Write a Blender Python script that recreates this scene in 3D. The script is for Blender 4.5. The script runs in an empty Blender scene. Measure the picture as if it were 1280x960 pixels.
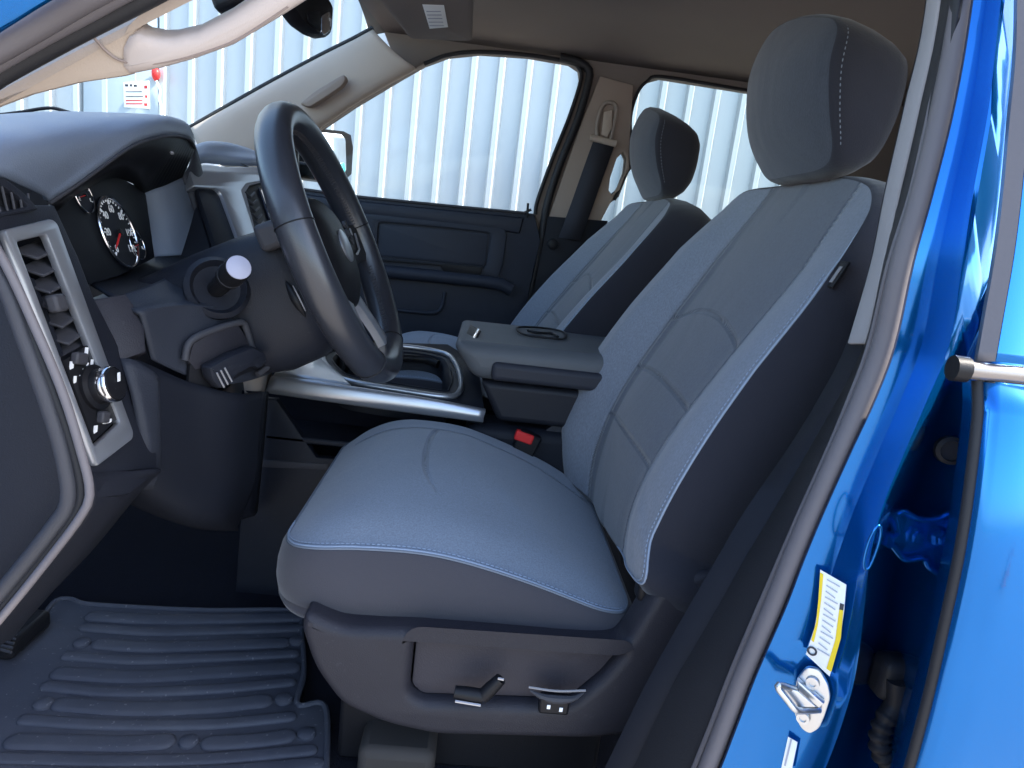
import bpy, bmesh, math, random
from mathutils import Vector, Matrix
random.seed(7)
SC = bpy.context.scene
COL = SC.collection
R = math.radians

# ------------------------------------------------------------------ camera
# x = towards the tailgate, y = across the cab (away from the open driver's door), z = up, metres
FOC, PCX, PCY = 850.0, 640.0, 480.0
YAW, PITCH, ROLL = R(3.35), R(12.29), R(7.0)
CAM = Vector((0, 0, 1.42))
_sy, _cy, _sp, _cp = math.sin(YAW), math.cos(YAW), math.sin(PITCH), math.cos(PITCH)
FWD = Vector((_sy*_cp, _cy*_cp, -_sp)); RGT = Vector((_cy, -_sy, 0)); UPV = RGT.cross(FWD)
_c, _s = math.cos(ROLL), math.sin(ROLL)
camR = RGT*_c + UPV*_s
camU = UPV*_c - RGT*_s
cd = bpy.data.cameras.new('camera'); cam = bpy.data.objects.new('camera', cd); COL.objects.link(cam)
cd.sensor_fit = 'HORIZONTAL'; cd.sensor_width = 36.0; cd.lens = 36.0*FOC/1280.0
cd.clip_start = 0.02; cd.clip_end = 2000
m = Matrix.Identity(4)
for i in range(3):
    m[i][0] = camR[i]; m[i][1] = camU[i]; m[i][2] = -FWD[i]; m[i][3] = CAM[i]
cam.matrix_world = m
SC.camera = cam

# ------------------------------------------------------------------ light
SUN_EL, SUN_AZ = R(46), R(95.5)         # low-angle sun from the tailgate side, grazing wall and door; the cab is lit by sky and ground
SC.world = bpy.data.worlds.new('World'); SC.world.use_nodes = True
nt = SC.world.node_tree
sky = nt.nodes.new('ShaderNodeTexSky'); sky.sky_type = 'NISHITA'; sky.sun_disc = False
sky.sun_elevation = SUN_EL; sky.sun_rotation = SUN_AZ
sky.dust_density = 1.5
bg = nt.nodes['Background']; bg.inputs['Strength'].default_value = 0.15
nt.links.new(sky.outputs['Color'], bg.inputs['Color'])
sl = bpy.data.lights.new('sun', 'SUN'); sl.energy = 4.0; sl.angle = R(0.53); sl.color = (1, .94, .85)
so = bpy.data.objects.new('sun', sl); COL.objects.link(so)
sdir = Vector((math.sin(SUN_AZ)*math.cos(SUN_EL), math.cos(SUN_AZ)*math.cos(SUN_EL), math.sin(SUN_EL)))
so.rotation_euler = sdir.to_track_quat('Z', 'Y').to_euler()
SC.view_settings.view_transform = 'Standard'
try: SC.view_settings.look = 'None'
except Exception: pass
SC.view_settings.exposure = 2.45
SC.view_settings.gamma = 1

# ------------------------------------------------------------------ points
def ray(px, py):
    u, v = px-PCX, py-PCY
    xx = u*_c+v*_s; yy = -u*_s+v*_c
    return FWD+RGT*(xx/FOC)-UPV*(yy/FOC)
def P(px, py, Y):
    d = ray(px, py); return CAM+d*(Y/d.y)
def PZ(px, py, Z):
    d = ray(px, py); return CAM+d*((Z-CAM.z)/d.z)
class Plane:
    def __init__(s, O, U, N):
        s.O = Vector(O); s.N = Vector(N).normalized()
        if s.N.dot(CAM-s.O) < 0: s.N = -s.N
        U = Vector(U); s.U = (U-s.N*U.dot(s.N)).normalized(); s.V = s.N.cross(s.U)
    def on(s, px, py, d=0):
        r = ray(px, py); O = s.O+s.N*d
        return CAM+r*((O-CAM).dot(s.N)/r.dot(s.N))
    def ab(s, p): q = p-s.O; return (q.dot(s.U), q.dot(s.V))
    def w(s, a, b, d=0): return s.O+s.U*a+s.V*b+s.N*d
    def px(s, pts, d=0): return [s.ab(s.on(*p, d)) for p in pts]
def plane3(a, b, c):
    A, B, C = P(*a), P(*b), P(*c); return Plane(A, B-A, (B-A).cross(C-A))
def planeY(Y): return Plane((0, Y, 1.2), (1, 0, 0), (0, -1, 0))
def lerp(a, b, t): return a+(b-a)*t
def sstep(t): t = max(0., min(1., t)); return t*t*(3-2*t)
def interp(xs, ys, x):
    if x <= xs[0]: return ys[0]
    for i in range(1, len(xs)):
        if x <= xs[i]: return lerp(ys[i-1], ys[i], (x-xs[i-1])/(xs[i]-xs[i-1]))
    return ys[-1]
def spl(pts, n, closed=False):
    """Catmull-Rom through pts (tuples or Vectors), n samples, even in arc length"""
    V = [Vector(p) for p in pts]; k = len(V); out = []
    segs = k if closed else k-1; D = 12
    for i in range(segs):
        g = lambda j: V[j % k] if closed else (V[j] if 0 <= j < k else (V[0]*2-V[1] if j < 0 else V[-1]*2-V[-2]))
        p0, p1, p2, p3 = g(i-1), g(i), g(i+1), g(i+2)
        for q in range(D):
            t = q/D
            out.append(0.5*((2*p1)+(p2-p0)*t+(2*p0-5*p1+4*p2-p3)*t*t+(3*p1-p0-3*p2+p3)*t**3))
    if not closed: out.append(V[-1].copy())
    return resamp(out, n, closed)
def resamp(V, n, closed=False):
    V = [Vector(v) for v in V]
    if closed: V = V+[V[0]]
    L = [0.]
    for i in range(1, len(V)): L.append(L[-1]+(V[i]-V[i-1]).length)
    res = []; j = 1
    for i in range(n):
        s = L[-1]*i/(n if closed else n-1)
        while j < len(L)-1 and L[j] < s: j += 1
        d = L[j]-L[j-1]; res.append(V[j-1].lerp(V[j], 0 if d < 1e-12 else max(0, min(1, (s-L[j-1])/d))))
    return res
def rpoly(pts, r, n=5):
    """round the corners of a closed polygon (2D)"""
    V = [Vector(p) for p in pts]; k = len(V); out = []
    for i in range(k):
        a, b, c = V[i-1], V[i], V[(i+1) % k]
        rr = min(r, (a-b).length*.48, (c-b).length*.48)
        p, q = b+(a-b).normalized()*rr, b+(c-b).normalized()*rr
        for j in range(n+1):
            t = j/n; out.append(p*(1-t)**2+b*2*t*(1-t)+q*t*t)
    return out

# ------------------------------------------------------------------ materials
MATS = {}
def mat(name, col, rough=.5, metal=0., bump=0., bscale=800., coat=0., var=.06, vscale=9., spec=.22, sheen=0., dist=.0006, coatr=.05, dust=0., wrinkle=0.):
    if name in MATS: return MATS[name]
    M = bpy.data.materials.new(name); M.use_nodes = True; n = M.node_tree.nodes; l = M.node_tree.links
    b = n['Principled BSDF']
    tc = n.new('ShaderNodeTexCoord')
    nz = n.new('ShaderNodeTexNoise'); nz.inputs['Scale'].default_value = vscale; nz.inputs['Detail'].default_value = 5
    l.new(tc.outputs['Object'], nz.inputs['Vector'])
    mx = n.new('ShaderNodeMix'); mx.data_type = 'RGBA'
    mx.inputs[6].default_value = (*[c*(1-var) for c in col], 1); mx.inputs[7].default_value = (*[min(1, c*(1+var)) for c in col], 1)
    l.new(nz.outputs['Fac'], mx.inputs[0]); l.new(mx.outputs[2], b.inputs['Base Color'])
    mr = n.new('ShaderNodeMapRange'); mr.inputs['To Min'].default_value = max(0, rough-.07); mr.inputs['To Max'].default_value = min(1, rough+.07)
    l.new(nz.outputs['Fac'], mr.inputs['Value']); l.new(mr.outputs[0], b.inputs['Roughness'])
    b.inputs['Metallic'].default_value = metal; b.inputs['Specular IOR Level'].default_value = spec
    b.inputs['Coat Weight'].default_value = coat; b.inputs['Coat Roughness'].default_value = coatr
    b.inputs['Sheen Weight'].default_value = sheen
    if bump > 0:
        t2 = n.new('ShaderNodeTexNoise'); t2.inputs['Scale'].default_value = bscale; t2.inputs['Detail'].default_value = 2
        l.new(tc.outputs['Object'], t2.inputs['Vector'])
        bp = n.new('ShaderNodeBump'); bp.inputs['Strength'].default_value = bump; bp.inputs['Distance'].default_value = dist
        l.new(t2.outputs['Fac'], bp.inputs['Height']); l.new(bp.outputs['Normal'], b.inputs['Normal'])
    if dust > 0:
        dn = n.new('ShaderNodeTexNoise'); dn.inputs['Scale'].default_value = 160; dn.inputs['Detail'].default_value = 1
        dl = n.new('ShaderNodeTexNoise'); dl.inputs['Scale'].default_value = 5; dl.inputs['Detail'].default_value = 4
        l.new(tc.outputs['Object'], dn.inputs['Vector']); l.new(tc.outputs['Object'], dl.inputs['Vector'])
        d1 = n.new('ShaderNodeMapRange'); d1.inputs['From Min'].default_value = .70; d1.inputs['From Max'].default_value = .78; d1.inputs['To Max'].default_value = dust*1.6; l.new(dn.outputs['Fac'], d1.inputs['Value'])
        d2 = n.new('ShaderNodeMapRange'); d2.inputs['From Min'].default_value = .48; d2.inputs['From Max'].default_value = .75; d2.inputs['To Max'].default_value = dust*.45; l.new(dl.outputs['Fac'], d2.inputs['Value'])
        ad_ = n.new('ShaderNodeMath'); ad_.operation = 'ADD'; ad_.use_clamp = True; l.new(d1.outputs[0], ad_.inputs[0]); l.new(d2.outputs[0], ad_.inputs[1])
        m9 = n.new('ShaderNodeMix'); m9.data_type = 'RGBA'; l.new(ad_.outputs[0], m9.inputs[0]); l.new(mx.outputs[2], m9.inputs[6]); m9.inputs[7].default_value = (.22, .21, .21, 1)
        l.new(m9.outputs[2], b.inputs['Base Color'])
    if wrinkle > 0:
        wn_ = n.new('ShaderNodeTexNoise'); wn_.inputs['Scale'].default_value = 7; wn_.inputs['Detail'].default_value = 2; wn_.inputs['Distortion'].default_value = 1.2
        l.new(tc.outputs['Object'], wn_.inputs['Vector'])
        wb = n.new('ShaderNodeBump'); wb.inputs['Strength'].default_value = wrinkle; wb.inputs['Distance'].default_value = .012
        l.new(wn_.outputs['Fac'], wb.inputs['Height'])
        if bump > 0: l.new(wb.outputs['Normal'], bp.inputs['Normal'])
        else: l.new(wb.outputs['Normal'], b.inputs['Normal'])
    M['mix'] = mx.name
    MATS[name] = M; return M
def seatmat(name, c0, c1, rough=.85, thread=(.3, .33, .4)):
    """woven seat cloth: the 'inlay' attribute turns bolster cloth into insert cloth, 'seam' (metres to the nearest seam) sinks and darkens a seam line"""
    M = mat(name, c0, rough, var=.05, vscale=14, sheen=.25, spec=.25)
    n = M.node_tree.nodes; l = M.node_tree.links; b = n['Principled BSDF']; mx = n[M['mix']]
    tc = n.new('ShaderNodeTexCoord')
    at = n.new('ShaderNodeAttribute'); at.attribute_name = 'inlay'
    st = n.new('ShaderNodeMapRange'); st.inputs['From Min'].default_value = -.0012; st.inputs['From Max'].default_value = .0012
    l.new(at.outputs['Fac'], st.inputs['Value'])
    m2 = n.new('ShaderNodeMix'); m2.data_type = 'RGBA'; l.new(st.outputs[0], m2.inputs[0]); l.new(mx.outputs[2], m2.inputs[6]); m2.inputs[7].default_value = (*c1, 1)
    # weave
    nz = n.new('ShaderNodeTexNoise'); nz.inputs['Scale'].default_value = 520; nz.inputs['Detail'].default_value = 3
    mp = n.new('ShaderNodeMapping'); mp.inputs['Scale'].default_value = (1, 1, .35); l.new(tc.outputs['Object'], mp.inputs['Vector']); l.new(mp.outputs[0], nz.inputs['Vector'])
    wr = n.new('ShaderNodeMapRange'); wr.inputs['From Min'].default_value = .3; wr.inputs['From Max'].default_value = .7; wr.inputs['To Min'].default_value = .84; wr.inputs['To Max'].default_value = 1.16
    l.new(nz.outputs['Fac'], wr.inputs['Value'])
    m3 = n.new('ShaderNodeMix'); m3.data_type = 'RGBA'; m3.blend_type = 'MULTIPLY'; m3.inputs[0].default_value = 1
    l.new(m2.outputs[2], m3.inputs[6]); l.new(wr.outputs[0], m3.inputs[7])
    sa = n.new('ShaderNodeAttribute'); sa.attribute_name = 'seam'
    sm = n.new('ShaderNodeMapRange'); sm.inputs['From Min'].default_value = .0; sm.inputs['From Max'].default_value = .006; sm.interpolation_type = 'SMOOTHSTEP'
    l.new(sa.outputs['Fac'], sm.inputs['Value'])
    s2 = n.new('ShaderNodeMapRange'); s2.inputs['From Max'].default_value = .0025; s2.inputs['To Min'].default_value = .55; l.new(sa.outputs['Fac'], s2.inputs['Value'])  # occlusion shade painted into the cloth colour along the seam groove
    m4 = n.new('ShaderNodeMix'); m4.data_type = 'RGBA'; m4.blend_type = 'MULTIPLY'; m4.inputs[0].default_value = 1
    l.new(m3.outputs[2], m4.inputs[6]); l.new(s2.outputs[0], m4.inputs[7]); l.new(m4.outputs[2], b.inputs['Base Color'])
    b1 = n.new('ShaderNodeBump'); b1.inputs['Strength'].default_value = .8; b1.inputs['Distance'].default_value = .005; l.new(sm.outputs[0], b1.inputs['Height'])
    b2 = n.new('ShaderNodeBump'); b2.inputs['Strength'].default_value = .35; b2.inputs['Distance'].default_value = .0006
    l.new(nz.outputs['Fac'], b2.inputs['Height']); l.new(b1.outputs[0], b2.inputs['Normal']); l.new(b2.outputs[0], b.inputs['Normal'])
    wn_ = n.new('ShaderNodeTexNoise'); wn_.inputs['Scale'].default_value = 6; wn_.inputs['Detail'].default_value = 2; wn_.inputs['Distortion'].default_value = 1.0
    l.new(tc.outputs['Object'], wn_.inputs['Vector'])
    wb = n.new('ShaderNodeBump'); wb.inputs['Strength'].default_value = .3; wb.inputs['Distance'].default_value = .012
    l.new(wn_.outputs['Fac'], wb.inputs['Height']); l.new(wb.outputs['Normal'], b1.inputs['Normal'])
    return M
def glassmat(name, tint, fac=.08):
    M = bpy.data.materials.new(name); M.use_nodes = True; n = M.node_tree.nodes; l = M.node_tree.links
    n.remove(n['Principled BSDF'])
    tr = n.new('ShaderNodeBsdfTransparent'); tr.inputs['Color'].default_value = (*tint, 1)
    gl = n.new('ShaderNodeBsdfGlossy'); gl.inputs['Roughness'].default_value = .01
    mx = n.new('ShaderNodeMixShader'); mx.inputs[0].default_value = fac; l.new(tr.outputs[0], mx.inputs[1]); l.new(gl.outputs[0], mx.inputs[2])
    l.new(mx.outputs[0], n['Material Output'].inputs['Surface']); MATS[name] = M; return M

DARK = mat('charcoal_plastic', (.014, .0155, .022), .5, bump=.5, bscale=900, dust=.03)
DARKER = mat('black_plastic', (.009, .009, .011), .45, bump=.3, bscale=900)
DEEP = mat('dark_trim', (.0085, .010, .0155), .6, bump=.3, bscale=700)
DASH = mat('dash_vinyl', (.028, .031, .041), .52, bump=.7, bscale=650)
HOODM = mat('sky_lit_vinyl', (.165, .195, .255), .45, bump=.7, bscale=650, spec=.5, dust=.04)  # paler and bluer than the dash vinyl: sky sheen put into the colour
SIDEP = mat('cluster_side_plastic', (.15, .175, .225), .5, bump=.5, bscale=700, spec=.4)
GREY = mat('grey_plastic', (.045, .045, .052), .55, bump=.4, bscale=800)
SHIELD = mat('seat_shield_plastic', (.024, .023, .029), .5, bump=.8, bscale=650, dust=.03)  # shade of the open door put into the colour, darker than the panel
SPANEL = mat('seat_panel_plastic', (.036, .033, .040), .5, bump=.8, bscale=650, dust=.03)
CUSHS = mat('lit_side_cloth', (.046, .0445, .053), .9, bump=.6, bscale=600, sheen=.2, spec=.2, wrinkle=.3)  # lighter copy of the seat side cloth, stronger light painted into the colour
ENDP = mat('dash_end_plastic', (.010, .012, .019), .6, bump=.4, bscale=700)
SILVER = mat('silver_trim', (.42, .43, .46), .32, metal=.75, spec=.5, var=.03, vscale=30)
CHROME = mat('bright_metal', (.7, .7, .72), .16, metal=1, var=.03)
ZINC = mat('zinc_plated', (.55, .56, .57), .3, metal=.9, bump=.2, bscale=120, dist=.001)
BEIGE = mat('beige_trim', (.40, .33, .275), .72, bump=.5, bscale=700)
HEADL = mat('headliner_cloth', (.17, .145, .13), .95, bump=.5, bscale=900)  # darker than its light grey-beige cloth: weak bounce light put into the colour
PALE = mat('pale_trim', (.25, .24, .245), .6, bump=.3)
CARPET = mat('carpet', (.010, .011, .017), .97, bump=1, bscale=900, dist=.003, var=.3, vscale=60, spec=.1)
RUBBER = mat('mat_rubber', (.050, .053, .068), .62, bump=.6, bscale=500, var=.2, vscale=25, dust=.30)
SEALR = mat('rubber_seal', (.12, .11, .118), .48, bump=.2, bscale=300)
SEALD = mat('dark_seal', (.02, .02, .023), .5, bump=.3, bscale=500)
PAINT = mat('blue_paint', (.001, .125, .41), .15, metal=.78, coat=.4, spec=.5, var=.02, coatr=.02)
LEATHER = mat('wheel_leather', (.022, .024, .031), .34, bump=.3, bscale=420, coat=.35, coatr=.32, spec=.5)
SIDEC = mat('seat_side_cloth', (.018, .0185, .026), .9, bump=.6, bscale=600, sheen=.2, spec=.2, wrinkle=.35)
CLOTH = seatmat('seat_cloth', (.168, .184, .217), (.094, .103, .122))
CLOTHP = seatmat('seat_cushion_cloth', (.178, .208, .254), (.178, .208, .254))
CLOTHH = seatmat('headrest_cloth', (.036, .041, .055), (.036, .041, .055))
THREAD = mat('seam_thread', (.27, .32, .40), .8)
THREADD = mat('grey_thread', (.15, .17, .2), .8)
WHITE = mat('white_mark', (.8, .8, .8), .6)
PAPER = mat('paper_label', (.78, .78, .76), .55)
YELLOW = mat('yellow_band', (.75, .55, .03), .55)
RED = mat('red_plastic', (.62, .03, .03), .4)
ORANGE = mat('cone_orange', (.85, .16, .06), .5)
INK = mat('printed_ink', (.05, .05, .06), .6)
REDINK = mat('red_ink', (.6, .05, .05), .6)
LENS = mat('gauge_lens', (.008, .009, .012), .5, spec=.2)
SCREEN = mat('screen_glass', (.02, .02, .03), .08, coat=1)
MIRROR = mat('mirror_glass', (.9, .9, .9), .02, metal=1, var=0)
TEAL = mat('teal_mirror_spot', (.03, .45, .5), .2, coat=1)
LAV = mat('stalk_cap', (.34, .34, .42), .5)
WALLM = mat('painted_steel_sheet', (.45, .468, .477), .38, metal=.2, bump=.15, bscale=6, dist=.01, var=.12, vscale=1.3)
_n = WALLM.node_tree.nodes; _tc = [q for q in _n if q.type == 'TEX_COORD'][0]; _mp = _n.new('ShaderNodeMapping'); _mp.inputs['Scale'].default_value = (7, 7, .35)
WALLM.node_tree.links.new(_tc.outputs['Object'], _mp.inputs['Vector'])
for _q in [q for q in _n if q.type == 'TEX_NOISE'][:1]: WALLM.node_tree.links.new(_mp.outputs[0], _q.inputs['Vector'])
PANELM = mat('grey_painted_panel', (.33, .38, .41), .5, var=.05, vscale=2)
CONC = mat('concrete', (.24, .225, .21), .9, bump=.6, bscale=30, var=.15, vscale=.7, dist=.01)
GLASS = glassmat('window_glass', (.93, .97, .97), .02)
TINT = glassmat('tinted_glass', (.84, .89, .88), .02)

# ------------------------------------------------------------------ objects
WL = {}
def link(name, me, parent=None, kind=None):
    ob = bpy.data.objects.new(name, me)
    COL.objects.link(ob)
    if me is not None and len(me.vertices):
        xs = [v.co for v in me.vertices]
        c = Vector([(min(v[i] for v in xs)+max(v[i] for v in xs))/2 for i in range(3)])
        if parent is None: c.z = min(v.z for v in xs)
        me.transform(Matrix.Translation(-c))
    else: c = Vector((0, 0, 0))
    WL[ob.name] = c
    ob.location = c-(WL[parent.name] if parent else Vector((0, 0, 0)))
    if parent: ob.parent = parent
    if kind: ob['kind'] = kind
    return ob
def empty(name, loc, label, cat, group=None):
    ob = bpy.data.objects.new(name, None); COL.objects.link(ob); ob.location = loc; WL[ob.name] = Vector(loc)
    ob.empty_display_size = .1; tag(ob, label, cat, group); return ob
def tag(ob, label, cat=None, group=None):
    ob['label'] = label
    if cat: ob['category'] = cat
    if group: ob['group'] = group
    return ob
def finish(me, mats, smooth=40):
    for mm in (mats if isinstance(mats, (list, tuple)) else [mats]): me.materials.append(mm)
    for p in me.polygons: p.use_smooth = True
    me.set_sharp_from_angle(angle=R(smooth))
class MB:
    def __init__(s): s.v = []; s.f = []; s.mi = []
    def add(s, V, F, mi=0):
        o = len(s.v); s.v += [tuple(v) for v in V]; s.f += [tuple(i+o for i in f) for f in F]; s.mi += [mi]*len(F); return s
    def grid(s, rows, mi=0, closed=False):
        n = len(rows[0]); F = []
        for i in range(len(rows)-1):
            for j in range(n if closed else n-1):
                k = (j+1) % n; F.append((i*n+j, i*n+k, (i+1)*n+k, (i+1)*n+j))
        return s.add([p for r in rows for p in r], F, mi)
    def box(s, c, d, mi=0, rot=None):
        V = []
        for x in (-1, 1):
            for y in (-1, 1):
                for z in (-1, 1):
                    p = Vector((x*d[0]/2, y*d[1]/2, z*d[2]/2)); V.append(Vector(c)+(rot @ p if rot else p))
        return s.add(V, [(0, 1, 3, 2), (4, 6, 7, 5), (0, 4, 5, 1), (2, 3, 7, 6), (0, 2, 6, 4), (1, 5, 7, 3)], mi)
    def tube(s, path, r, n=10, closed=False, mi=0, flat=1., up=None, cap=True):
        Q = [Vector(p) for p in path]; k = len(Q); rows = []; prev = None
        for i in range(k):
            if closed: T = Q[(i+1) % k]-Q[i-1]
            else: T = Q[min(i+1, k-1)]-Q[max(i-1, 0)]
            T.normalize()
            if up is not None: A = Vector(up)
            elif prev is None: A = Vector((0, 0, 1)) if abs(T.z) < .9 else Vector((1, 0, 0))
            else: A = prev
            A = (A-T*A.dot(T)).normalized(); prev = A; B = T.cross(A)
            rr = r[i] if isinstance(r, (list, tuple)) else r
            rows.append([Q[i]+A*(rr*math.cos(2*math.pi*j/n))+B*(rr*flat*math.sin(2*math.pi*j/n)) for j in range(n)])
        if closed: rows.append(rows[0])
        s.grid(rows, mi, True)
        if cap and not closed:
            s.add(rows[0], [tuple(range(n))[::-1]], mi); s.add(rows[-1], [tuple(range(n))], mi)
        return s
    def lathe(s, O, ax, prof, n=24, mi=0):
        O = Vector(O); ax = Vector(ax).normalized(); A = ax.orthogonal().normalized(); B = ax.cross(A)
        rows = [[O+ax*h+(A*math.cos(2*math.pi*j/n)+B*math.sin(2*math.pi*j/n))*max(r, 1e-5) for j in range(n)] for r, h in prof]
        return s.grid(rows, mi, True)
    def build(s, name, mats, parent=None, smooth=40, bevel=0, sub=0, solid=0, kind=None, seg=2, soff=-1):
        me = bpy.data.meshes.new(name); me.from_pydata(s.v, [], s.f)
        me.polygons.foreach_set('material_index', s.mi)
        bm = bmesh.new(); bm.from_mesh(me); bmesh.ops.remove_doubles(bm, verts=bm.verts, dist=1e-6); bmesh.ops.recalc_face_normals(bm, faces=bm.faces); bm.to_mesh(me); bm.free()
        finish(me, mats, smooth)
        ob = link(name, me, parent, kind)
        if sub:
            q = ob.modifiers.new('sub', 'SUBSURF'); q.levels = q.render_levels = sub
        if solid:
            q = ob.modifiers.new('solid', 'SOLIDIFY'); q.thickness = solid; q.offset = soff
        if bevel:
            q = ob.modifiers.new('bevel', 'BEVEL'); q.width = bevel; q.segments = seg; q.limit_method = 'ANGLE'; q.angle_limit = R(35)
        return ob
def plate_mesh(pl, outer, holes=(), t=.01, bev=.0015, d=0, seg=2):
    """slab with rounded edges, own mesher: outline and holes, front face at d in front of plane pl"""
    from mathutils.geometry import tessellate_polygon
    bev = max(1e-5, min(bev, t*.49)); polys = []
    for q, poly in enumerate([outer]+list(holes)):
        V = [Vector((p[0], p[1])) for p in poly]; W = []
        for v in V:
            if not W or (v-W[-1]).length > 2e-5: W.append(v)
        if (W[0]-W[-1]).length < 2e-5: W.pop()
        A = sum(W[i-1].x*W[i].y-W[i].x*W[i-1].y for i in range(len(W)))
        if (A > 0) != (q == 0): W.reverse()
        N = []
        for i in range(len(W)):
            e0 = (W[i]-W[i-1]).normalized(); e1 = (W[(i+1) % len(W)]-W[i]).normalized()
            n0, n1 = Vector((-e0.y, e0.x)), Vector((-e1.y, e1.x)); n = n0+n1
            n = n.normalized()/max(.45, math.sqrt(max(.2, (1+n0.dot(n1))/2))) if n.length > 1e-6 else n0
            N.append(n)
        polys.append((W, N))
    prof = [(bev-bev*math.sin(math.pi/2*k/seg), d-bev+bev*math.cos(math.pi/2*k/seg)) for k in range(seg+1)]
    prof = prof+[(o, 2*d-t-z) for o, z in prof[::-1]]
    V = []; F = []; caps = []
    for W, N in polys:
        n = len(W); base = len(V)
        for o, z in prof:
            V += [pl.w(W[i].x+N[i].x*o, W[i].y+N[i].y*o, z) for i in range(n)]
        for r in range(len(prof)-1):
            for i in range(n):
                k = (i+1) % n; F.append((base+r*n+i, base+(r+1)*n+i, base+(r+1)*n+k, base+r*n+k))
        caps.append((base, base+(len(prof)-1)*n, n, [Vector((W[i].x+N[i].x*bev, W[i].y+N[i].y*bev, 0)) for i in range(n)]))
    tri = tessellate_polygon([c[3] for c in caps])
    f0 = [c[0]+i for c in caps for i in range(c[2])]; f1 = [c[1]+i for c in caps for i in range(c[2])]
    for t_ in tri:
        F.append(tuple(f0[i] for i in t_)); F.append(tuple(f1[i] for i in t_[::-1]))
    me = bpy.data.meshes.new('plate'); me.from_pydata([tuple(v) for v in V], [], F)
    bm = bmesh.new(); bm.from_mesh(me); bmesh.ops.recalc_face_normals(bm, faces=bm.faces); bm.to_mesh(me); bm.free()
    return me
def plate(name, pl, outer, mats, parent, holes=(), t=.01, bev=.0015, d=0, px=True, rnd=0, smooth=35, kind=None):
    """a slab with its front face on plane pl (d in front of it); outline in photo points (px) or plane coordinates"""
    o = pl.px(outer, d) if px else outer
    hs = [pl.px(h, d) if px else h for h in holes]
    if rnd: o = rpoly(o, rnd); hs = [rpoly(h, rnd) for h in hs]
    me = plate_mesh(pl, o, hs, t, bev, d); me.materials.clear(); finish(me, mats, smooth)
    return link(name, me, parent, kind)
def ring(name, pl, pts, r, mats, parent, n=60, closed=True, d=0, flat=1., smooth=True):
    W = [pl.on(*p, d) for p in pts]
    W = spl(W, n, closed) if smooth else W
    return MB().tube(W, r, 10, closed, flat=flat, up=pl.N).build(name, mats, parent, smooth=60)
def sheet(name, lines, mats, parent, n=30, t=.004, cross=0, smooth=40, bevel=0, soff=1, noflip=False):
    """skin through feature lines; every line a list of (px,py,Y) or Vectors"""
    rows = [spl([P(*p) if not isinstance(p, Vector) else p for p in L], n) for L in lines]
    if cross:
        cols = [spl([r[i] for r in rows], cross) for i in range(n)]; rows = [[c[j] for c in cols] for j in range(cross)]
    mb = MB().grid(rows)
    ob = mb.build(name, mats, parent, smooth=smooth)
    if t:
        me = ob.data; f = me.polygons[len(me.polygons)//2]
        c = f.center+WL[ob.name]
        q = ob.modifiers.new('solid', 'SOLIDIFY'); q.thickness = t; q.offset = -1 if f.normal.dot(CAM-c) > 0 else 1
    if bevel:
        q = ob.modifiers.new('bevel', 'BEVEL'); q.width = bevel; q.segments = 2; q.limit_method = 'ANGLE'; q.angle_limit = R(35)
    return ob
def pad(name, outline, mapf, disp, rim, mats, parent, nr=24, inlay=None, seam=None, centre=(0, 0), rimmat=None, smooth=180):
    """upholstered pad: rings from the middle to the sewn edge, then round the side and back"""
    n = len(outline); C = Vector(centre); O = [Vector(p) for p in outline]
    N = []
    for i in range(n):
        T = O[(i+1) % n]-O[i-1]; q = Vector((T.y, -T.x)).normalized()
        if q.dot(O[i]-C) < 0: q = -q
        N.append(q)
    V = []; A = []; rows = []; sv = []
    for k in range(nr):
        s = (k+1)/nr; s = 1-(1-s)**1.25
        row = []
        for i in range(n):
            p = C.lerp(O[i], s); row.append(mapf(p.x, p.y, disp(p.x, p.y, s)))
            A.append(inlay(p.x, p.y) if inlay else -1); sv.append(seam(p.x, p.y, s) if seam else 1)
        rows.append(row)
    for (o, f) in rim:
        row = []
        for i in range(n):
            p = O[i]+N[i]*o; row.append(mapf(p.x, p.y, disp(O[i].x, O[i].y, 1.)+f(O[i].x, O[i].y) if callable(f) else disp(O[i].x, O[i].y, 1.)+f))
            A.append(-1); sv.append(1)
        rows.append(row)
    me = bpy.data.meshes.new(name); VV = [p for r in rows for p in r]; F = []; mi = []
    for i in range(len(rows)-1):
        for j in range(n):
            k = (j+1) % n; F.append((i*n+j, i*n+k, (i+1)*n+k, (i+1)*n+j)); mi.append(0 if i < nr-1 else (rimmat(i-nr+1) if rimmat else 1))
    VV.append(mapf(C.x, C.y, disp(C.x, C.y, 0))); A.append(inlay(C.x, C.y) if inlay else -1); sv.append(seam(C.x, C.y, 0) if seam else 1)
    for j in range(n): F.append((len(VV)-1, (j+1) % n, j)); mi.append(0)
    b = (len(rows)-1)*n; F.append(tuple(range(b, b+n))); mi.append(1)
    me.from_pydata([tuple(v) for v in VV], [], F); me.polygons.foreach_set('material_index', mi)
    a1 = me.attributes.new('inlay', 'FLOAT', 'POINT'); a1.data.foreach_set('value', A)
    a2 = me.attributes.new('seam', 'FLOAT', 'POINT'); a2.data.foreach_set('value', sv)
    bm = bmesh.new(); bm.from_mesh(me); bmesh.ops.recalc_face_normals(bm, faces=bm.faces); bm.to_mesh(me); bm.free()
    finish(me, mats, smooth)
    ob = link(name, me, parent); return ob, rows[nr-1]
def stitches(name, path, m, parent, step=.006, ln=.004, r=.0009):
    L = resamp(path, max(2, int(sum((path[i+1]-path[i]).length for i in range(len(path)-1))/step)))
    mb = MB()
    for i in range(len(L)-1):
        d = (L[i+1]-L[i]); 
        if d.length < 1e-5: continue
        mb.tube([L[i], L[i]+d*.25, L[i]+d.normalized()*ln], [r*.6, r, r*.6], 5)
    return mb.build(name, m, parent)

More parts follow.
